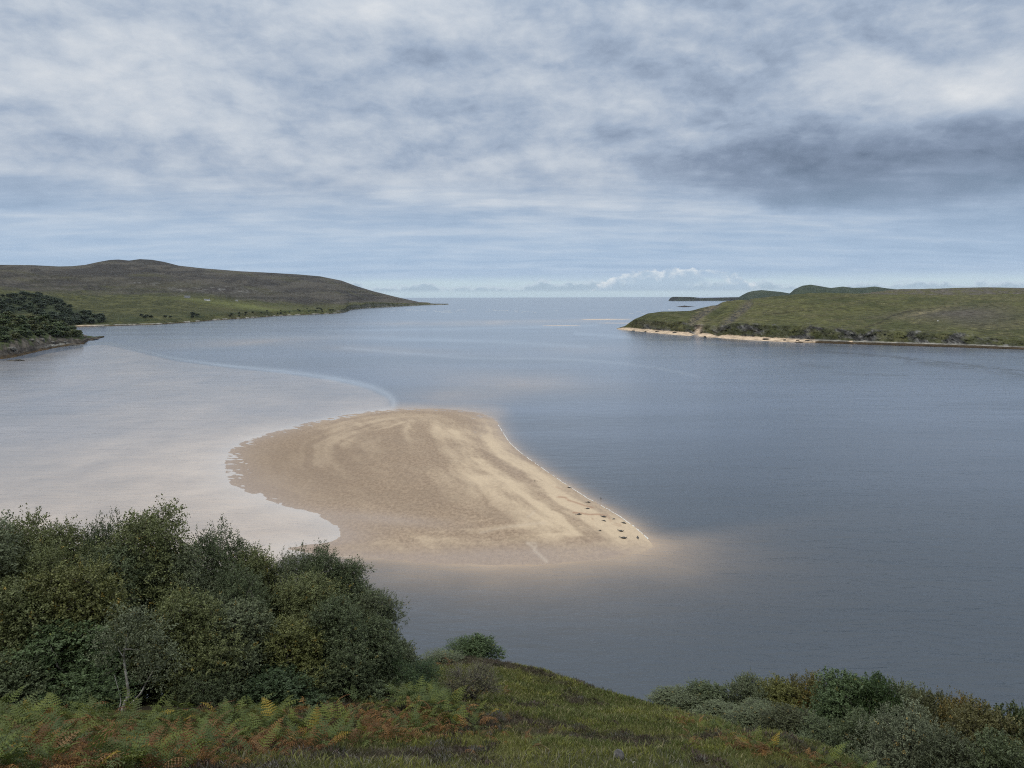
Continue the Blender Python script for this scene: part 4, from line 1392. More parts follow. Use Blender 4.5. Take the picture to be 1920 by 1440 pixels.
# the small birch with pale stems in front of the copse
def pale_birch():
    rg = np.random.default_rng(77)
    d = 28.6
    b = hit([236], [1334])[0]
    d = float(np.hypot(b[0], b[1]))
    o = thing('birch_tree', tuple(b), 'small birch with two white leaning stems in front of the dark copse', 'tree')
    s = d / F * 1.05

    def q(px, py, dy=0.0):
        return np.array([(px - 236) * s, dy, (1334 - py) * s])
    lines = [([q(229, 1336), q(235, 1318), q(242, 1305), q(240, 1285, .05), q(237, 1262, .1), q(236, 1240, .1), q(240, 1222, .1), q(244, 1200, .15)], 0.062),
             ([q(232, 1337), q(245, 1322, -.1), (q(256, 1310, -.15)), q(268, 1296, -.2), q(278, 1278, -.2), q(290, 1258, -.2)], 0.050),
             ([q(224, 1332), q(226, 1318, .1), q(223, 1297, .1), q(218, 1272, .1)], 0.022),
             ([q(236, 1228, .1), q(250, 1225), q(265, 1224, -.1), q(285, 1212, -.1)], 0.020),
             ([q(237, 1245, .1), q(222, 1225, .2), q(210, 1205, .2)], 0.018)]
    TV, TF = [], []
    for pts, r in lines:
        p = catmull(pts, 4)
        tube(TV, TF, p, np.linspace(r, r * 0.35, len(p)), 7)
    mesh_obj('trunk', np.array(TV), np.array(TF), PALE, o)
    lob = [(q(240, 1195, .1), 0.62), (q(215, 1215, .2), 0.5), (q(275, 1205, 0), 0.62), (q(300, 1225, -.1), 0.5), (q(255, 1180, 0), 0.5), (q(285, 1258, -.2), 0.5),
           (q(310, 1262, -.2), 0.36), (q(205, 1250, .2), 0.35), (q(258, 1250, .3), 0.4), (q(190, 1228, .3), 0.3), (q(325, 1240, -.2), 0.32), (q(228, 1172, .2), 0.28), (q(272, 1168, .1), 0.3), (q(300, 1190, .1), 0.34)]
    B, D = [], []
    for c, r in lob:
        n = int(330 * r * r)
        u = rg.normal(0, 1, (n, 3))
        u /= np.linalg.norm(u, axis=1)[:, None]
        B.append(c + u * (r * rg.random(n) ** 0.5)[:, None])
        dd = u + np.array([0, 0, 0.3]) + rg.normal(0, .4, (n, 3))
        D.append(dd / np.linalg.norm(dd, axis=1)[:, None])
    B, D = np.concatenate(B), np.concatenate(D)
    V, Fq, c = leaves(rg, B, D, rg.uniform(0.18, 0.4, len(B)), 9, 0.075, 0.6, 0.02)
    cr_ = mesh_obj('crown', V, Fq, LEAF, o, False, c)
    cr_.color = (0.105, 0.120, 0.068, 1)


pale_birch()

# ------------------------------------------------------------------ bracken
def frond_mesh(seed, length=0.85, width=0.62, stalk=0.55, dead=False, n=10, k=5):
    """one bracken frond: bare stalk, then an arching triangular blade of toothed side branches"""
    rg = np.random.default_rng(seed)
    V, Q = [], []
    arch = rg.uniform(0.5, 1.1)
    lean = rg.uniform(0.25, 0.5)
    # midrib: rises, then bends over forward (along +x)
    sp = []
    pos = np.array([0.0, 0, 0])
    sp.append(pos.copy())
    ang = math.pi / 2 - lean * 0.5
    m = 5
    for i in range(m):
        pos = pos + np.array([math.cos(ang), 0, math.sin(ang)]) * stalk / m
        ang -= lean * 0.18
        sp.append(pos.copy())
    rib = [pos.copy()]
    for i in range(n):
        ang -= arch * (1.6 if dead else 1.25) / n
        pos = pos + np.array([math.cos(ang), rg.normal(0, 0.03), math.sin(ang)]) * length / n
        rib.append(pos.copy())
    TV, TF = [], []
    tube(TV, TF, sp + rib[1:], np.linspace(0.007, 0.002, len(sp) + n), 3)
    V = [tuple(v) for v in TV]
    Q = [tuple(f) for f in TF]
    T = []
    nst = len(V)
    rib = np.array(rib)
    for i in range(n):
        t = i / (n - 1)
        L = width * 0.5 * (1 - t) ** 0.85 * (0.8 + 0.2 * min(t * 6, 1)) + 0.02
        tg = rib[i + 1] - rib[i]
        tg /= np.linalg.norm(tg)
        for s in (-1, 1):
            side = np.array([0, s, 0.0])
            nrm = np.cross(tg, side) * s
            dirn = side * 0.92 + tg * 0.36 + np.array([0, 0, rg.normal(-0.02, 0.10)])
            if dead:
                dirn += np.array([0, 0, -0.45 + rg.normal(0, .25)])
            dirn /= np.linalg.norm(dirn)
            pts = [rib[i] + dirn * (L * j / k) + np.array([0, 0, -0.16 * L * (j / k) ** 2 * (2.5 if dead else 1)]) for j in range(k + 1)]
            for j in range(k):
                u = 1 - j / k
                wv = (length / n) * 0.46 * (u ** 0.6) * (0.55 if dead else 1) + 0.004
                for sg in (-1, 1):
                    a = len(V)
                    tip = (pts[j] + pts[j + 1]) * 0.5 + tg * sg * wv + dirn * 0.012 + nrm * rg.normal(0, 0.012)
                    V += [tuple(pts[j]), tuple(pts[j + 1]), tuple(tip)]
                    T.append((a, a + 1, a + 2))
    c = np.ones((len(V), 3))
    c *= rg.normal(1, 0.10, (len(V), 1))
    c[:nst] *= np.array((1.3, 1.05, 0.9))
    return np.array(V), np.array(Q), np.array(T), np.clip(c, .5, 1.6)


FR = [frond_mesh(301), frond_mesh(302, 0.95, 0.7, 0.6), frond_mesh(303, 0.75, 0.52, 0.5), frond_mesh(304, 0.7, 0.5, 0.4, True), frond_mesh(305, 0.85, 0.55, 0.45, True)]
FRL = [frond_mesh(311, n=9, k=3), frond_mesh(312, 0.95, 0.7, 0.6, n=9, k=3), frond_mesh(313, 0.75, 0.52, 0.5, n=9, k=3), frond_mesh(314, 0.7, 0.5, 0.4, True, 9, 3), frond_mesh(315, 0.85, 0.55, 0.45, True, 9, 3)]
FRM = []
for V, Q, T, c in FR:
    o = mesh_obj('bracken_frond', V, [Q, T], FERN, smooth_s=False, cols=c)
    FRM.append(o.data)
    bpy.data.objects.remove(o)

# where the bracken grows: (pixel x range, y range, count, chance of brown)
def sample_px(poly, n, rg):
    poly = np.array(poly, float)
    lo, hi = poly.min(0), poly.max(0)
    out = []
    while len(out) < n:
        q = rg.uniform(lo, hi, (n * 2, 2))
        out += list(q[sdist(poly, q[:, 0], q[:, 1]) < 0])
    return np.array(out[:n])


rgf = np.random.default_rng(41)
PATCH = [   # outline in the photograph, fronds, share of brown fronds, size
    ([(-160, 1326), (150, 1332), (420, 1330), (600, 1316), (720, 1306), (760, 1300), (800, 1330), (800, 1372), (560, 1396), (400, 1400), (300, 1450), (-160, 1455)], 1500, 0.16, 1.0),
    ([(730, 1292), (780, 1284), (860, 1312), (850, 1324), (760, 1322)], 130, 0.05, 1.0),
    ([(700, 1350), (800, 1318), (900, 1322), (930, 1345), (880, 1368), (790, 1380), (690, 1385)], 260, 0.72, 0.8),
    ([(-100, 1405), (300, 1398), (520, 1392), (520, 1415), (330, 1450), (-100, 1460)], 260, 0.62, 0.85),
    ([(420, 1376), (620, 1372), (700, 1384), (560, 1404), (400, 1408)], 130, 0.85, 0.8),
    ([(1250, 1318), (1330, 1340), (1400, 1372), (1490, 1404), (1500, 1414), (1400, 1392), (1300, 1358), (1240, 1330)], 120, 0.30, 0.65),
    ([(1360, 1372), (1440, 1396), (1440, 1410), (1370, 1392)], 45, 0.6, 0.6),
    ([(1500, 1404), (1640, 1440), (1720, 1462), (1660, 1470), (1500, 1424)], 70, 0.4, 0.75),
    ([(820, 1250), (930, 1262), (960, 1290), (900, 1300), (820, 1270)], 40, 0.35, 0.7),
    ([(900, 1340), (1030, 1345), (1030, 1400), (880, 1410)], 22, 0.9, 0.7),
    ([(1280, 1365), (1310, 1375), (1310, 1388), (1285, 1385)], 8, 0.95, 0.7),
    ([(780, 1195), (850, 1222), (850, 1240), (780, 1225)], 60, 0.3, 0.8),
]
fr = []
for poly, n, brown, sz in PATCH:
    poly = [(a_, b_ + 13) for a_, b_ in poly]
    q = sample_px(poly, n, rgf)
    n = int(n * 1.3)
    q = sample_px(poly, n, rgf)
    p = hit(q[:, 0], q[:, 1])
    clump = fbm(q[:, 0] / 45, q[:, 1] / 18, 141, 3, 0.6)
    for k in range(n):
        if np.isnan(p[k, 0]):
            continue
        is_b = clump[k] + rgf.normal(0, 0.09) > np.interp(brown, [0, 0.16, 0.5, 0.75, 1], [0.9, 0.535, 0.46, 0.40, 0.1])
        fr.append((p[k], is_b, sz * rgf.uniform(0.50, 0.98), q[k]))
fr.sort(key=lambda f: np.hypot(f[0][0], f[0][1]) / f[2])
green_c = [(0.078, 0.108, 0.036), (0.092, 0.122, 0.038), (0.082, 0.108, 0.050), (0.110, 0.136, 0.036), (0.064, 0.094, 0.042)]
brown_c = [(0.175, 0.095, 0.048), (0.140, 0.076, 0.042), (0.215, 0.125, 0.055), (0.110, 0.064, 0.040), (0.165, 0.108, 0.064)]
n_thing = 0
SV, SQ, ST, SC = [], [], [], []
so = 0
for p, is_b, sz, q in fr:
    visible = -20 < q[0] < 1930 and q[1] < 1436
    if is_b:
        k = (3, 4, 2, 3)[rgf.integers(4)]
        c = np.array(brown_c[rgf.integers(5)])
    else:
        k = rgf.integers(3)
        c = np.array(green_c[rgf.integers(5)])
        if rgf.random() < 0.04:
            c = np.array((0.22, 0.17, 0.035))
    c = c * rgf.uniform(0.8, 1.2) * np.array((1.12, 1.05, 0.80))
    # fronds face downhill and to the viewer more often than not
    rz = rgf.uniform(0, 6.28) if rgf.random() < 0.45 else rgf.normal(-1.57, 0.9)
    tl = rgf.normal(0, 0.18, 2)
    pz = np.array(p) - np.array([0, 0, 0.06])
    if n_thing < 280 and visible:
        o = bpy.data.objects.new('bracken_frond', FRM[k])
        COL.objects.link(o)
        o.location = pz
        o.rotation_euler = (tl[0], tl[1], rz)
        o.scale = (sz, sz, sz)
        o.color = (*c, 1)
        if q[0] > 1000:
            where = 'along the gully thicket'
        else:
            where = ('at the left frame edge', 'in front of the pale stemmed birch', 'between the birch and the glossy bush', 'below the glossy dark bush',
                     'at the grass end of the fern bed')[int(np.searchsorted([140, 320, 460, 640], q[0]))]
            where += ', low down' if q[1] > 1395 else ', near the trees' if q[1] < 1352 else ', midway down'
        hue_w = 'withered rust-brown bracken frond' if is_b else 'yellowing bracken frond' if c[0] > c[1] else 'pale green bracken frond' if c[1] > 0.115 else 'dark green bracken frond'
        tag(o, hue_w + ' ' + where, 'fern', hue_w.replace('frond', 'fronds') + ' ' + where)
        n_thing += 1
        continue
    V, Q, T, cc = FRL[k]
    E = (Matrix.Translation(pz) @ Matrix.Rotation(rz, 4, 'Z') @ Matrix.Rotation(tl[1], 4, 'Y') @ Matrix.Rotation(tl[0], 4, 'X') @ Matrix.Scale(sz, 4))
    E = np.array(E)
    SV.append(V @ E[:3, :3].T + E[:3, 3])
    SQ.append(Q + so)
    ST.append(T + so)
    SC.append(cc * c)
    so += len(V)
tag(mesh_obj('bracken', np.concatenate(SV), [np.concatenate(SQ), np.concatenate(ST)], FERN, smooth_s=False, cols=np.concatenate(SC)), kind='stuff')

# ------------------------------------------------------------------ grass, heather
def build_grass():
    rg = np.random.default_rng(61)
    n = 330000
    px = rg.uniform(-80, 2000, n)
    d = 17 + 36 * rg.random(n) ** 0.8
    p = polar(px, d, 0.0)
    x, y = p[:, 0], p[:, 1]
    z = gz(x, y)
    qx, qy = proj(np.stack([x, y, z], 1))
    keep = (qy < 1475) & (qy > 1190) & ((qx > 380) | (qy > 1380)) & ~((qx > 1300) & (qy < 1300))
    x, y, z, d = x[keep], y[keep], z[keep], d[keep]
    n = len(x)
    a = fbm(x / 3.0, y / 3.0, 133, 5, 0.55)
    hv = heather_f(x, y)
    m = fbm(x / 1.3, y / 1.3, 137, 3)
    col = lerp(np.array((0.088, 0.104, 0.028)), np.array((0.128, 0.134, 0.036)), smooth(a, 0.38, 0.6))
    col = lerp(col, np.array((0.155, 0.160, 0.034)), smooth(m, 0.60, 0.72) * 0.9)
    col = lerp(col, np.array((0.20, 0.175, 0.09)), (rg.random(n) < 0.16) * 0.9)
    heath = smooth(hv + rg.normal(0, 0.03, n), 0.50, 0.60)
    col = lerp(col, np.array((0.078, 0.060, 0.048)), heath * 0.8)
    near = smooth(-d, -23.5, -20.5)
    col = lerp(col, np.array((0.13, 0.122, 0.105)), near * (rg.random(n) < 0.30) * 0.8)
    col *= rg.normal(1, 0.18, (n, 1)).clip(0.5, 1.5)
    hgt = rg.uniform(0.08, 0.24, n) * (1 - 0.35 * heath) * (0.8 + 0.5 * m)
    th = rg.uniform(0, 6.28, n)
    lean = rg.normal(0, 0.45, (n, 2))
    wd = 0.012 * rg.uniform(0.7, 1.4, n) * np.clip(d / 26, 0.9, 1.5)
    b = np.stack([x, y, z - 0.02], 1)
    sx = np.stack([np.cos(th) * wd, np.sin(th) * wd, 0 * wd], 1)
    mid = b + np.stack([lean[:, 0] * hgt * 0.4, lean[:, 1] * hgt * 0.4, hgt * 0.6], 1)
    tip = b + np.stack([lean[:, 0] * hgt, lean[:, 1] * hgt, hgt * 0.95], 1)
    V = np.stack([b - sx, mid + sx, tip, mid - sx], 1).reshape(-1, 3)
    Fc = (np.arange(n) * 4)[:, None] + np.array([0, 1, 2, 3])
    tag(mesh_obj('grass', V, Fc, GRASS, smooth_s=False, cols=np.repeat(col, 4, 0)), kind='stuff')
    # heather and moss cushions: little domes of short upright sprigs
    n = 4200
    px = rg.uniform(300, 1900, n)
    d = 18 + 33 * rg.random(n) ** 0.8
    p = polar(px, d, 0.0)
    x, y = p[:, 0], p[:, 1]
    z = gz(x, y)
    qx, qy = proj(np.stack([x, y, z], 1))
    keep = (heather_f(x, y) > 0.50) & (qy < 1480) & (qy > 1220) & ((qx > 560) | (qy > 1400))
    x, y, z, d = x[keep], y[keep], z[keep], d[keep]
    n = len(x)
    per = 46
    r = rg.uniform(0.12, 0.34, n)
    X, Y, Z, Rr = (np.repeat(v, per) for v in (x, y, z, r))
    u = rg.normal(0, 1, (n * per, 3))
    u /= np.linalg.norm(u, axis=1)[:, None]
    u[:, 2] = np.abs(u[:, 2])
    c = np.stack([X, Y, Z], 1) + u * Rr[:, None] * np.array([1, 1, 0.62]) * rg.uniform(0.5, 1.0, (n * per, 1))
    dr = u + rg.normal(0, 0.4, u.shape) + np.array([0, 0, 0.5])
    dr /= np.linalg.norm(dr, axis=1)[:, None]
    s = np.cross(dr, rg.normal(0, 1, u.shape))
    s /= np.linalg.norm(s, axis=1)[:, None]
    ln = rg.uniform(0.05, 0.12, (n * per, 1))
    V = np.stack([c - s * 0.014, c + s * 0.014, c + dr * ln + s * 0.006, c + dr * ln - s * 0.006], 1).reshape(-1, 3)
    base = np.array([(0.052, 0.040, 0.030), (0.066, 0.064, 0.028), (0.085, 0.060, 0.052), (0.105, 0.098, 0.088), (0.045, 0.050, 0.026)])
    kk = rg.choice(5, n, p=[0.3, 0.3, 0.15, 0.08, 0.17])
    col = np.repeat(base[kk], per, 0) * rg.normal(1, 0.22, (n * per, 1)).clip(0.5, 1.6)
    tag(mesh_obj('heather', V, np.arange(n * per * 4).reshape(-1, 4), GRASS, smooth_s=False, cols=np.repeat(col, 4, 0)), kind='stuff')


build_grass()

# ------------------------------------------------------------------ stones
def rock_mesh(seed, sx, sy, sz, sub=2):
    import bmesh
    bm = bmesh.new()
    bmesh.ops.create_icosphere(bm, subdivisions=sub + 1, radius=1.0)
    rg = np.random.default_rng(seed)
    off = rg.uniform(0, 50, 3)
    pl = rg.normal(0, 1, (9, 3))
    pl /= np.linalg.norm(pl, axis=1)[:, None]
    dl = rg.uniform(0.55, 0.95, 9)
    for v in bm.verts:
        c = np.array(v.co)
        for q, k in zip(pl, dl):
            e = c @ q - k
            if e > 0:
                c = c - q * e * 0.85
        c = c * (1 + 0.16 * (float(fbm(c[0] * 2 + off[0], c[1] * 2 + c[2] * 1.7 + off[1], 3, 3)) - 0.5))
        v.co = (c[0] * sx, c[1] * sy, c[2] * sz)
    me = bpy.data.meshes.new('rock')
    bm.to_mesh(me)
    bm.free()
    return me


def rock_material(name, c1, c2, sc):
    m, t, b = material(name)
    p = t.new('ShaderNodeTexCoord').outputs['Object']
    n = t.noise(p, sc, 6, 0.65)
    t.put(b.inputs['Base Color'], t.mix(t.ss(n, 0.38, 0.62), c1, c2))
    b.inputs['Roughness'].default_value = 0.9
    t.put(b.inputs['Normal'], t.bump(n, 0.7, 0.3 / sc))
    return m


RK_G = rock_material('lichen_stone', (0.060, 0.058, 0.060), (0.125, 0.12, 0.122), 9.0)
RK_W = rock_material('weedy_rock', (0.022, 0.019, 0.015), (0.065, 0.052, 0.036), 0.5)
RK_L = rock_material('pale_rock', (0.20, 0.19, 0.175), (0.42, 0.40, 0.36), 0.4)
RK_M = rock_material('grey_rock', (0.055, 0.050, 0.045), (0.16, 0.148, 0.130), 0.35)


def stone(name, loc, size, mat, seed, label, cat='rock', group=None, rz=0.0):
    me = rock_mesh(seed, *size)
    me.materials.append(mat)
    o = bpy.data.objects.new(name, me)
    COL.objects.link(o)
    o.location = loc
    o.rotation_euler = (0, 0, rz)
    tag(o, label, cat, group)
    return o


h_ = hit([1160, 1212, 1188], [1424, 1426, 1432])
stone('stone', h_[0] + np.array([0, 0, 0.10]), (0.17, 0.15, 0.20), RK_G, 5, 'rounded grey stone sticking out of the foreground grass')
stone('stone', h_[2] + np.array([0, 0, 0.03]), (0.06, 0.06, 0.05), RK_L, 6, 'tiny whitish stone in the foreground grass right of the grey stone')


def pick(V, px, py):
    """land vertex whose image lies nearest to a photo pixel, frontmost of those"""
    qx, qy = proj(V)
    e = (qx - px) ** 2 + (qy - py) ** 2
    near = np.where(e < e.min() + 6)[0]
    return V[near[np.argmin(np.hypot(V[near, 0], V[near, 1]))]].copy()


GB = 'dark rocks lying on the beach under the grassy headland'
for k, (px, py, w, hh, lab) in enumerate((
        (1187, 619.3, 9, 2.6, 'dark low rock nearest the tip of the headland beach'), (1211, 620.0, 5, 1.8, 'small dark rock second from the tip of the beach'),
        (1232, 619.6, 10, 1.9, 'long flat dark rock at the cliff foot third from the tip'), (1264, 622.2, 9, 2.4, 'dark slab rock midway between the beach tip and the sand chute'),
        (1320, 632.4, 7, 4.5, 'biggest blackish rock standing at the water edge below the sand chute'), (1314, 621.5, 7, 1.8, 'flat grey rock at the foot of the sand chute'),
        (1435, 634.6, 13, 3.0, 'long weedy rock on the beach right of the light cliff'), (1471, 636.3, 6, 2.6, 'dark rock where the beach begins to narrow'),
        (1496, 636.4, 7, 2.4, 'dark rock on the narrow end of the beach, left of a twin'), (1513, 637.2, 8, 2.4, 'dark rock on the narrow end of the beach, right of a twin'))):
    p = pick(VR, px, py)
    s = np.hypot(p[0], p[1]) / F
    stone('beach_rock', p + np.array([0, 0, hh * s * 0.2]), (w * s * 0.5, w * s * 0.45, hh * s * 0.62), RK_W, 20 + k, lab, 'rock', GB, 0.3 * k)
GP = 'rocks on the wooded rocky point'
for k, (px, py, w, hh, m_, lab) in enumerate((
        (82, 638, 8, 7, RK_M, 'upright grey crag below the trees of the rocky point'), (72, 641, 7, 5, RK_M, 'grey crag left of the upright one'),
        (100, 641, 9, 4, RK_M, 'blocky grey rock right of the upright crag'), (60, 637, 10, 4.5, RK_M, 'broad grey rock at the tree foot left of the crags'),
        (158, 628.5, 10, 4, RK_M, 'grey rock ledge at the tip of the tree line'), (140, 648, 22, 4.0, RK_W, 'long brown weedy reef at the water below the point'),
        (172, 640, 15, 2.2, RK_W, 'low weedy reef second from the tip of the point'), (178, 633.6, 16, 2.0, RK_W, 'low weedy reef forming the very tip of the point'),
        (25, 654, 16, 7, RK_M, 'big brownish grey bluff rock at the frame edge of the point'), (120, 640, 8, 3, RK_M, 'grey rock above the brown reef'))):
    p = pick(VP, px, py)
    s = np.hypot(p[0], p[1]) / F
    stone('shore_rock', p + np.array([0, 0, hh * s * 0.15]), (w * s * 0.5, w * s * 0.4, hh * s * 0.6), m_, 40 + k, lab, 'rock', GP, 0.15 * k)
p = at_z(29, 676.5)
s = np.hypot(p[0], p[1]) / F
for k, (dx_, w, hh) in enumerate(((-8, 13, 2.2), (3, 13, 4.6), (10, 8, 2.4))):
    stone('skerry_rock', p + np.array([dx_ * s, 0, 0.0]), (w * s * 0.55, w * s * 0.6, hh * s * 0.62), RK_W, 60 + k,
          ('left flat rock of the small skerry off the point', 'middle and highest rock of the small skerry off the point', 'right low rock of the small skerry off the point')[k], 'rock', 'rocks of the small skerry', 0.4 * k)
p = pick(VR, 1760, 602)
stone('boulder', p + np.array([0, 0, 0.5]), (1.1, 1.0, 1.0), rock_material('white_rock', (0.6, 0.58, 0.55), (0.75, 0.74, 0.72), 0.8), 71, 'single white boulder on the grassy slope of the right headland')
p = at_z(1002.6, 904.5)
stone('stone', p + np.array([0, 0, float(sand_height(p[0:1], p[1:2])[0][0]) + 0.08]), (0.22, 0.2, 0.2), RK_W, 73, 'lone dark stone on the open sand left of the seals')

# ------------------------------------------------------------------ seals
sm_, st2, sb2 = material('seal_fur')
sp_ = st2.new('ShaderNodeTexCoord').outputs['Object']
sn = st2.noise(sp_, 5.0, 5, 0.6)
soc = st2.new('ShaderNodeObjectInfo').outputs['Color']
st2.put(sb2.inputs['Base Color'], st2.mix(st2.ss(sn, 0.4, 0.65), soc, (0.075, 0.066, 0.056)))
sb2.inputs['Roughness'].default_value = 0.4


def seal_mesh(name, bend, head_up, tail_up, roll=0.0):
    """one closed body: nose, head, neck, barrel, tapering to two hind flippers, with fore flippers and a muzzle"""
    ts = np.linspace(0, 1, 26)
    prof = np.interp(ts, [0, 0.015, 0.05, 0.10, 0.15, 0.20, 0.30, 0.42, 0.58, 0.74, 0.88, 0.95, 1.0],
                     [0.01, 0.045, 0.085, 0.125, 0.128, 0.135, 0.22, 0.275, 0.25, 0.17, 0.085, 0.06, 0.03])
    V, Fc = [], []
    Ltot = 1.75
    ns = 14
    cen = []
    for i, t in enumerate(ts):
        xx = (0.5 - t) * Ltot
        yy = bend * 0.45 * (4 * (t - 0.5) ** 2)
        zz = prof[i] * 0.86 + head_up * 0.42 * max(0, (0.30 - t) / 0.30) ** 1.5 + tail_up * 0.45 * max(0, (t - 0.72) / 0.28) ** 1.5
        cen.append((xx, yy, zz))
        for k in range(ns):
            w = 2 * math.pi * k / ns
            fl = 1.0 if t < 0.86 else 1 + (t - 0.86) * 9           # flattened tail end
            V.append((xx, yy + prof[i] * 1.08 * fl * math.cos(w), zz + prof[i] * (0.88 if t < 0.86 else 0.6) * math.sin(w)))
    for i in range(len(ts) - 1):
        for k in range(ns):
            k2 = (k + 1) % ns
            Fc.append((i * ns + k, i * ns + k2, (i + 1) * ns + k2, (i + 1) * ns + k))
    faces = [np.array(Fc), np.array([list(range(ns))[::-1], [(len(ts) - 1) * ns + k for k in range(ns)]])]
    V = list(V)
    extra = []

    def flipper(root, tip, width, th):
        b = len(V)
        root, tip = np.array(root), np.array(tip)
        d = tip - root
        L = np.linalg.norm(d)
        d /= L
        s = np.cross(d, (0, 0, 1.0))
        s /= np.linalg.norm(s) + 1e-9
        u = np.cross(s, d)
        for t, wv in ((0, 0.55), (0.35, 0.9), (0.7, 1.0), (1.0, 0.55)):
            for sg, su in ((-1, 0), (0, 1), (1, 0), (0, -1)):
                V.append(tuple(root + d * L * t + s * sg * width * wv * 0.5 + u * su * th * (1 - 0.6 * t)))
        for i in range(3):
            for k in range(4):
                k2 = (k + 1) % 4
                extra.append((b + i * 4 + k, b + i * 4 + k2, b + (i + 1) * 4 + k2, b + (i + 1) * 4 + k))
        extra.append((b + 12, b + 13, b + 14, b + 15))
    c6 = cen[8]
    for s in (-1, 1):
        flipper((c6[0], c6[1] + s * 0.22, c6[2] - 0.05), (c6[0] - 0.22, c6[1] + s * 0.42, 0.03), 0.13, 0.025)
        e = cen[-2]
        flipper((e[0], e[1] + s * 0.05, e[2]), (e[0] - 0.26, e[1] + s * 0.16, e[2] + 0.05 * tail_up + 0.02), 0.17, 0.02)
    faces[0] = np.vstack([faces[0], np.array(extra)])
    o = mesh_obj(name, np.array(V), faces, sm_)
    me = o.data
    bpy.data.objects.remove(o)
    return me


SM = [seal_mesh('seal', 0.1, 0.15, 0.1), seal_mesh('seal', 0.5, 0.9, 0.8), seal_mesh('seal', -0.4, 0.3, 0.3), seal_mesh('seal', 0.0, 1.0, 0.0)]
GS = 'seals hauled out on the sandbank'
DK = (0.016, 0.014, 0.013)
for px, py, k, rz, sc_, c, lab in (
        (1067.5, 914.6, 0, 2.7, 0.95, DK, 'dark seal lying right at the waterline, farthest along the sandbank edge'),
        (1103, 942.3, 2, -0.35, 1.0, DK, 'dark seal facing the water, second nearest to the far end'),
        (1101.6, 954.2, 0, -0.12, 0.95, (0.022, 0.018, 0.015), 'slim dark seal lying level just in front of the second one'),
        (1085.6, 965.0, 0, 0.25, 1.1, (0.012, 0.010, 0.010), 'blackest fat seal lying on the brown drag mark, farthest inland'),
        (1131.6, 969.7, 1, -0.5, 1.15, DK, 'dark seal at the end of the brown drag mark'),
        (1133, 977.0, 2, -0.75, 0.9, DK, 'dark seal slanting just below the drag mark end'),
        (1150.2, 973.6, 3, 0.4, 0.75, (0.020, 0.018, 0.016), 'small dark seal with head up, midway between others and waterline'),
        (1169.5, 981.0, 0, -0.85, 1.1, (0.060, 0.052, 0.042), 'brownish seal slanting close to the waterline'),
        (1124.7, 995.3, 0, 0.55, 0.75, (0.070, 0.058, 0.044), 'small brown seal lying apart on the lower sand'),
        (1163.8, 996.6, 1, -0.6, 1.15, (0.030, 0.030, 0.028), 'grey seal curved like a banana, upper of two'),
        (1169.0, 1009.6, 1, -0.25, 1.3, (0.026, 0.024, 0.022), 'largest dark seal curved like a banana, lower of two'),
        (1195.8, 1009.0, 3, 1.55, 1.05, (0.012, 0.011, 0.012), 'dark seal seen end-on near the sandbank tip')):
    p = at_z(px, py)
    z = float(sand_height(p[0:1], p[1:2])[0][0])
    p = at_z(px, py, z)
    o = bpy.data.objects.new('seal', SM[k])
    COL.objects.link(o)
    o.location = (p[0], p[1], max(z, 0.0) - 0.03)
    o.rotation_euler = (0, 0, rz)
    o.scale = (sc_,) * 3
    o.color = (*c, 1)
    tag(o, lab, 'seal', GS)
p = at_z(1127.2, 935.6)
o = bpy.data.objects.new('seal', SM[3])
COL.objects.link(o)
o.location = (p[0], p[1], -0.32)
o.rotation_euler = (0, -0.75, 1.9)
o.color = (*DK, 1)
tag(o, 'seal in the water with only its dark head showing off the sandbank', 'seal')

# ------------------------------------------------------------------ the far woods on the left
def wood_mesh(seed, n=760, size=0.10):
    """crown and trunk for a tree of unit height, read at a few pixels"""
    rg = np.random.default_rng(seed)
    lob = []
    for i in range(9):
        a = i * 2.4
        t = 0.34 + 0.5 * i / 8
        lob.append((np.array([math.cos(a) * 0.24 * (1.15 - t), math.sin(a) * 0.24 * (1.15 - t), t]), rg.uniform(0.14, 0.24)))
    B = []
    for c, r in lob:
        u = rg.normal(0, 1, (n // 9, 3))
        u /= np.linalg.norm(u, axis=1)[:, None]
        B.append(c + u * (r * rg.random(len(u)) ** 0.4)[:, None])
    B = np.concatenate(B)
    m = len(B)
    ax = rg.normal(0, 1, (m, 3))
    ax /= np.linalg.norm(ax, axis=1)[:, None]
    sd = np.cross(ax, rg.normal(0, 1, (m, 3)) + np.array([0, 0, .8]))
    sd /= np.linalg.norm(sd, axis=1)[:, None]
    s = size * rg.uniform(0.6, 1.3, (m, 1))
    V = np.stack([B - ax * s * .5, B + sd * s * .4, B + ax * s * .5, B - sd * s * .4], 1).reshape(-1, 3)
    c = np.repeat(rg.normal(1, 0.25, (m, 1)).clip(0.4, 1.7), 4, 0) * np.ones(3)
    o = mesh_obj('crown', V, np.arange(m * 4).reshape(-1, 4), LEAF, smooth_s=False, cols=c)
    mc = o.data
    bpy.data.objects.remove(o)
    TV, TF = [], []
    tube(TV, TF, [(0, 0, -0.08), (0.01, 0, 0.2), (0, 0.02, 0.45), (0.02, 0, 0.7)], [0.028, 0.022, 0.016, 0.006], 5)
    for a in range(4):
        tube(TV, TF, [(0.005, 0, 0.25 + 0.08 * a), (math.cos(a * 1.7) * 0.12, math.sin(a * 1.7) * 0.12, 0.42 + 0.09 * a), (math.cos(a * 1.7) * 0.22, math.sin(a * 1.7) * 0.22, 0.52 + 0.09 * a)], [0.012, 0.008, 0.003], 4)
    o = mesh_obj('trunk', np.array(TV), np.array(TF), BARK)
    mt = o.data
    bpy.data.objects.remove(o)
    return mt, mc


WM = [wood_mesh(401), wood_mesh(402, 700), wood_mesh(403, 560)]


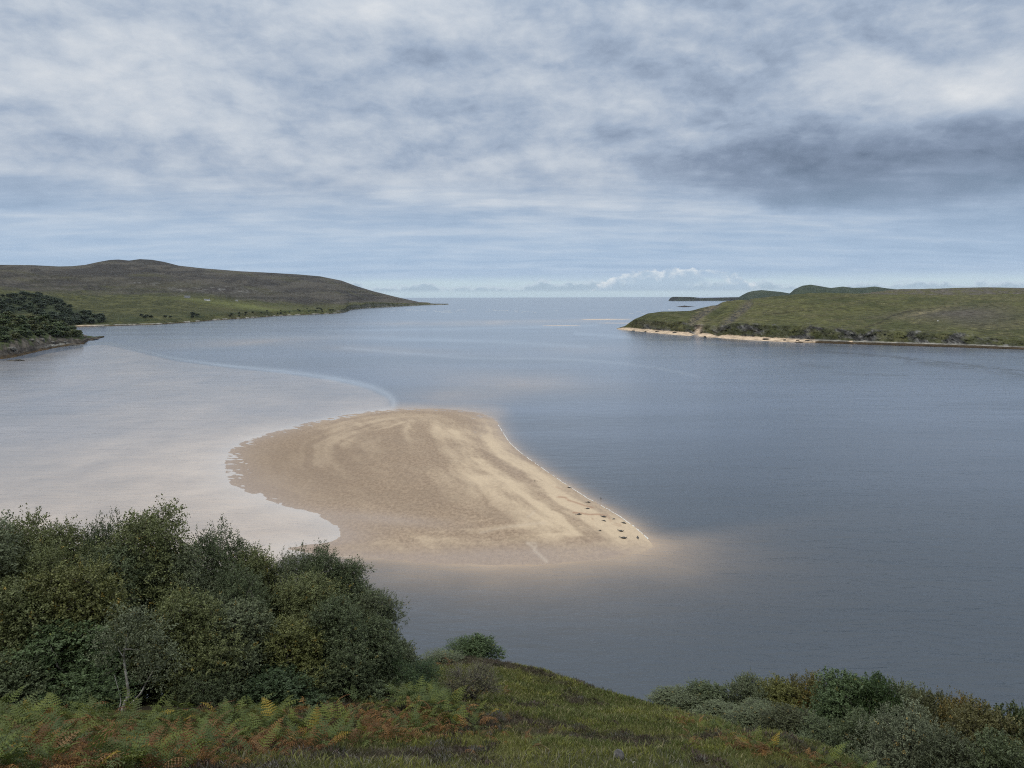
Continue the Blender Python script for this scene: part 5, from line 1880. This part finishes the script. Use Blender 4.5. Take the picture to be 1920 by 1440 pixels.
def plant_wood(V, poly, n, h, mind, tints, group, label, seed, jit=0.25, cat='tree', name='wood_tree'):
    rg = np.random.default_rng(seed)
    qx, qy = proj(V)
    ok = np.where((sdist(np.array(poly, float), qx, qy) < 0) & (V[:, 2] > 1.5))[0]
    rg.shuffle(ok)
    got = []
    for i in ok:
        p = V[i]
        if all((p[0] - g[0]) ** 2 + (p[1] - g[1]) ** 2 > mind * mind for g in got):
            got.append(p)
            if len(got) >= n:
                break
    gq = proj(np.array(got)) if got else None
    ex = np.quantile(gq[0], [0.33, 0.66])
    for k, p in enumerate(got):
        mt, mc = WM[rg.integers(3)]
        hh = h * rg.uniform(1 - jit, 1 + jit)
        ww = hh * rg.uniform(2.1, 3.0)
        lab, grp = label, group
        if len(got) > 20:
            part = ('its left third', 'its middle', 'its right third')[int(np.searchsorted(ex, gq[0][k]))]
            near = np.abs(gq[0] - gq[0][k]) < 25
            row = 'upper edge' if gq[1][k] < np.median(gq[1][near]) else 'lower edge'
            lab, grp = label + ', ' + part + ' towards the ' + row, group + ', ' + part + ' towards the ' + row
        o = thing(name, tuple(p), lab, cat, grp, rg.uniform(0, 6.28), (ww, ww, hh))
        tint = np.array(tints[rg.integers(len(tints))]) * rg.uniform(0.8, 1.2)
        for nm, me in (('trunk', mt), ('crown', mc)):
            c = bpy.data.objects.new(nm, me)
            COL.objects.link(c)
            c.parent = o
            c.color = (*tint, 1)
    return len(got)


plant_wood(VP, [(-140, 592), (0, 592), (55, 592), (95, 602), (120, 612), (150, 627), (146, 633), (120, 634), (80, 633), (40, 637), (0, 642), (-140, 650)], 125, 9.0, 9.0,
           [(0.060, 0.082, 0.028), (0.075, 0.090, 0.030), (0.050, 0.074, 0.028), (0.084, 0.090, 0.032)],
           'trees of the wood on the rocky point', 'rounded tree in the wood on the rocky point', 7)
plant_wood(VL, [(-160, 556), (0, 556), (40, 553), (70, 552), (105, 562), (130, 576), (160, 586), (195, 593), (200, 600), (185, 606), (140, 610), (118, 608), (95, 600), (60, 588), (0, 590), (-100, 592)], 172, 10.5, 11.0,
           [(0.036, 0.054, 0.028), (0.046, 0.062, 0.030), (0.040, 0.058, 0.034)],
           'trees of the dark wood on the far hillside', 'dark tree in the hillside wood behind the cove', 8)
plant_wood(VL, [(255, 597), (300, 600), (320, 596), (300, 592), (270, 590)], 6, 7, 10, [(0.026, 0.036, 0.018)], 'dark bushes on the shore bluff past the cove', 'dark round bush on the bluff just past the sandy cove', 9, name='scrub_bush', cat='bush')
plant_wood(VL, [(345, 592), (365, 597), (372, 593), (352, 587)], 5, 7, 10, [(0.026, 0.036, 0.018)], 'dark bushes on the shore bluff below the cottages', 'dark round bush on the bluff below the far cottages', 10, name='scrub_bush', cat='bush')

plant_wood(VL, [(380, 596), (420, 590), (450, 586), (520, 582), (600, 579), (634, 581), (630, 585), (520, 590), (450, 594), (400, 598)], 26, 5.5, 16, [(0.028, 0.038, 0.018), (0.036, 0.044, 0.020)], 'low scrub on the far shore bluff', 'low scrub bush on the far grassy bluff', 15, name='scrub_bush', cat='bush')
# ------------------------------------------------------------------ cottages across the water
wm_, wt_, wb_ = material('whitewash')
wn = wt_.noise(wt_.pos(), 0.6, 4, 0.6)
wt_.put(wb_.inputs['Base Color'], wt_.mix(wn, (0.66, 0.65, 0.62), (0.78, 0.77, 0.74)))
gw_, gt_, gb_ = material('grey_harling')
gb_.inputs['Base Color'].default_value = (0.30, 0.30, 0.31, 1)
rm_, rt_, rb_ = material('slate_roof')
rb_.inputs['Base Color'].default_value = (0.11, 0.115, 0.125, 1)
rb_.inputs['Roughness'].default_value = 0.7
gl_, glt, glb = material('window_glass')
glb.inputs['Base Color'].default_value = (0.03, 0.035, 0.04, 1)
glb.inputs['Roughness'].default_value = 0.1


def boxm(name, c, s, mat, parent):
    x, y, z = (v / 2 for v in s)
    V = np.array([(a * x + c[0], b * y + c[1], d * z + c[2]) for a in (-1, 1) for b in (-1, 1) for d in (-1, 1)])
    Fq = np.array([(0, 1, 3, 2), (4, 6, 7, 5), (0, 4, 5, 1), (2, 3, 7, 6), (0, 2, 6, 4), (1, 5, 7, 3)])
    return mesh_obj(name, V, Fq, mat, parent, False)


def cottage(px, py, L, D, h, wall_m, label, rz, roof_col=None):
    p = pick(VL, px, py)
    o = thing('cottage', (p[0], p[1], p[2] - 0.6), label, 'house', 'cottages on the far shore', rz)
    boxm('wall', (0, 0, h / 2), (L, D, h), wall_m, o)
    rh = D * 0.45
    e = 0.4
    V = np.array([(-L / 2 - e, -D / 2 - e, h), (L / 2 + e, -D / 2 - e, h), (L / 2 + e, D / 2 + e, h), (-L / 2 - e, D / 2 + e, h), (-L / 2 - e, 0, h + rh), (L / 2 + e, 0, h + rh)])
    r = mesh_obj('roof', V, [np.array([(0, 1, 5, 4), (2, 3, 4, 5), (3, 2, 1, 0)]), np.array([(0, 4, 3), (1, 2, 5)])], rm_, o, False)
    for sx in (-1, 1):
        boxm('chimney', (sx * (L / 2 - 0.8), 0, h + rh + 0.3), (0.9, 0.9, 1.8), wall_m, r)
    for wx in (-0.32, 0.32):
        boxm('window', (wx * L, -D / 2 - 0.02, h * 0.55), (1.3, 0.12, 1.3), gl_, o)
    boxm('door', (0, -D / 2 - 0.02, 1.5), (1.1, 0.12, 2.2), gl_, o)


cottage(352, 556.5, 20, 8, 6.0, gw_, 'grey house on the far green slope, leftmost of three', 0.5)
cottage(389.5, 562, 21, 7, 4.2, wm_, 'long white cottage on the far green slope, middle of three', 0.1)
cottage(445.5, 563.0, 9, 6, 3.2, wm_, 'small pale cottage on the far green slope, rightmost of three', -0.2)

# ------------------------------------------------------------------ air
hm = bpy.data.materials.new('haze')
hm.use_nodes = True
hn = hm.node_tree
hn.nodes.remove(hn.nodes['Principled BSDF'])
pv = hn.nodes.new('ShaderNodeVolumePrincipled')
pv.inputs['Color'].default_value = (0.80, 0.90, 1.0, 1)
pv.inputs['Density'].default_value = 0.8e-5
pv.inputs['Anisotropy'].default_value = 0.0
hn.links.new(pv.outputs[0], hn.nodes['Material Output'].inputs['Volume'])
tag(boxm('haze', (0, 19000, 219), (170000, 45000, 446), hm, None), kind='stuff')
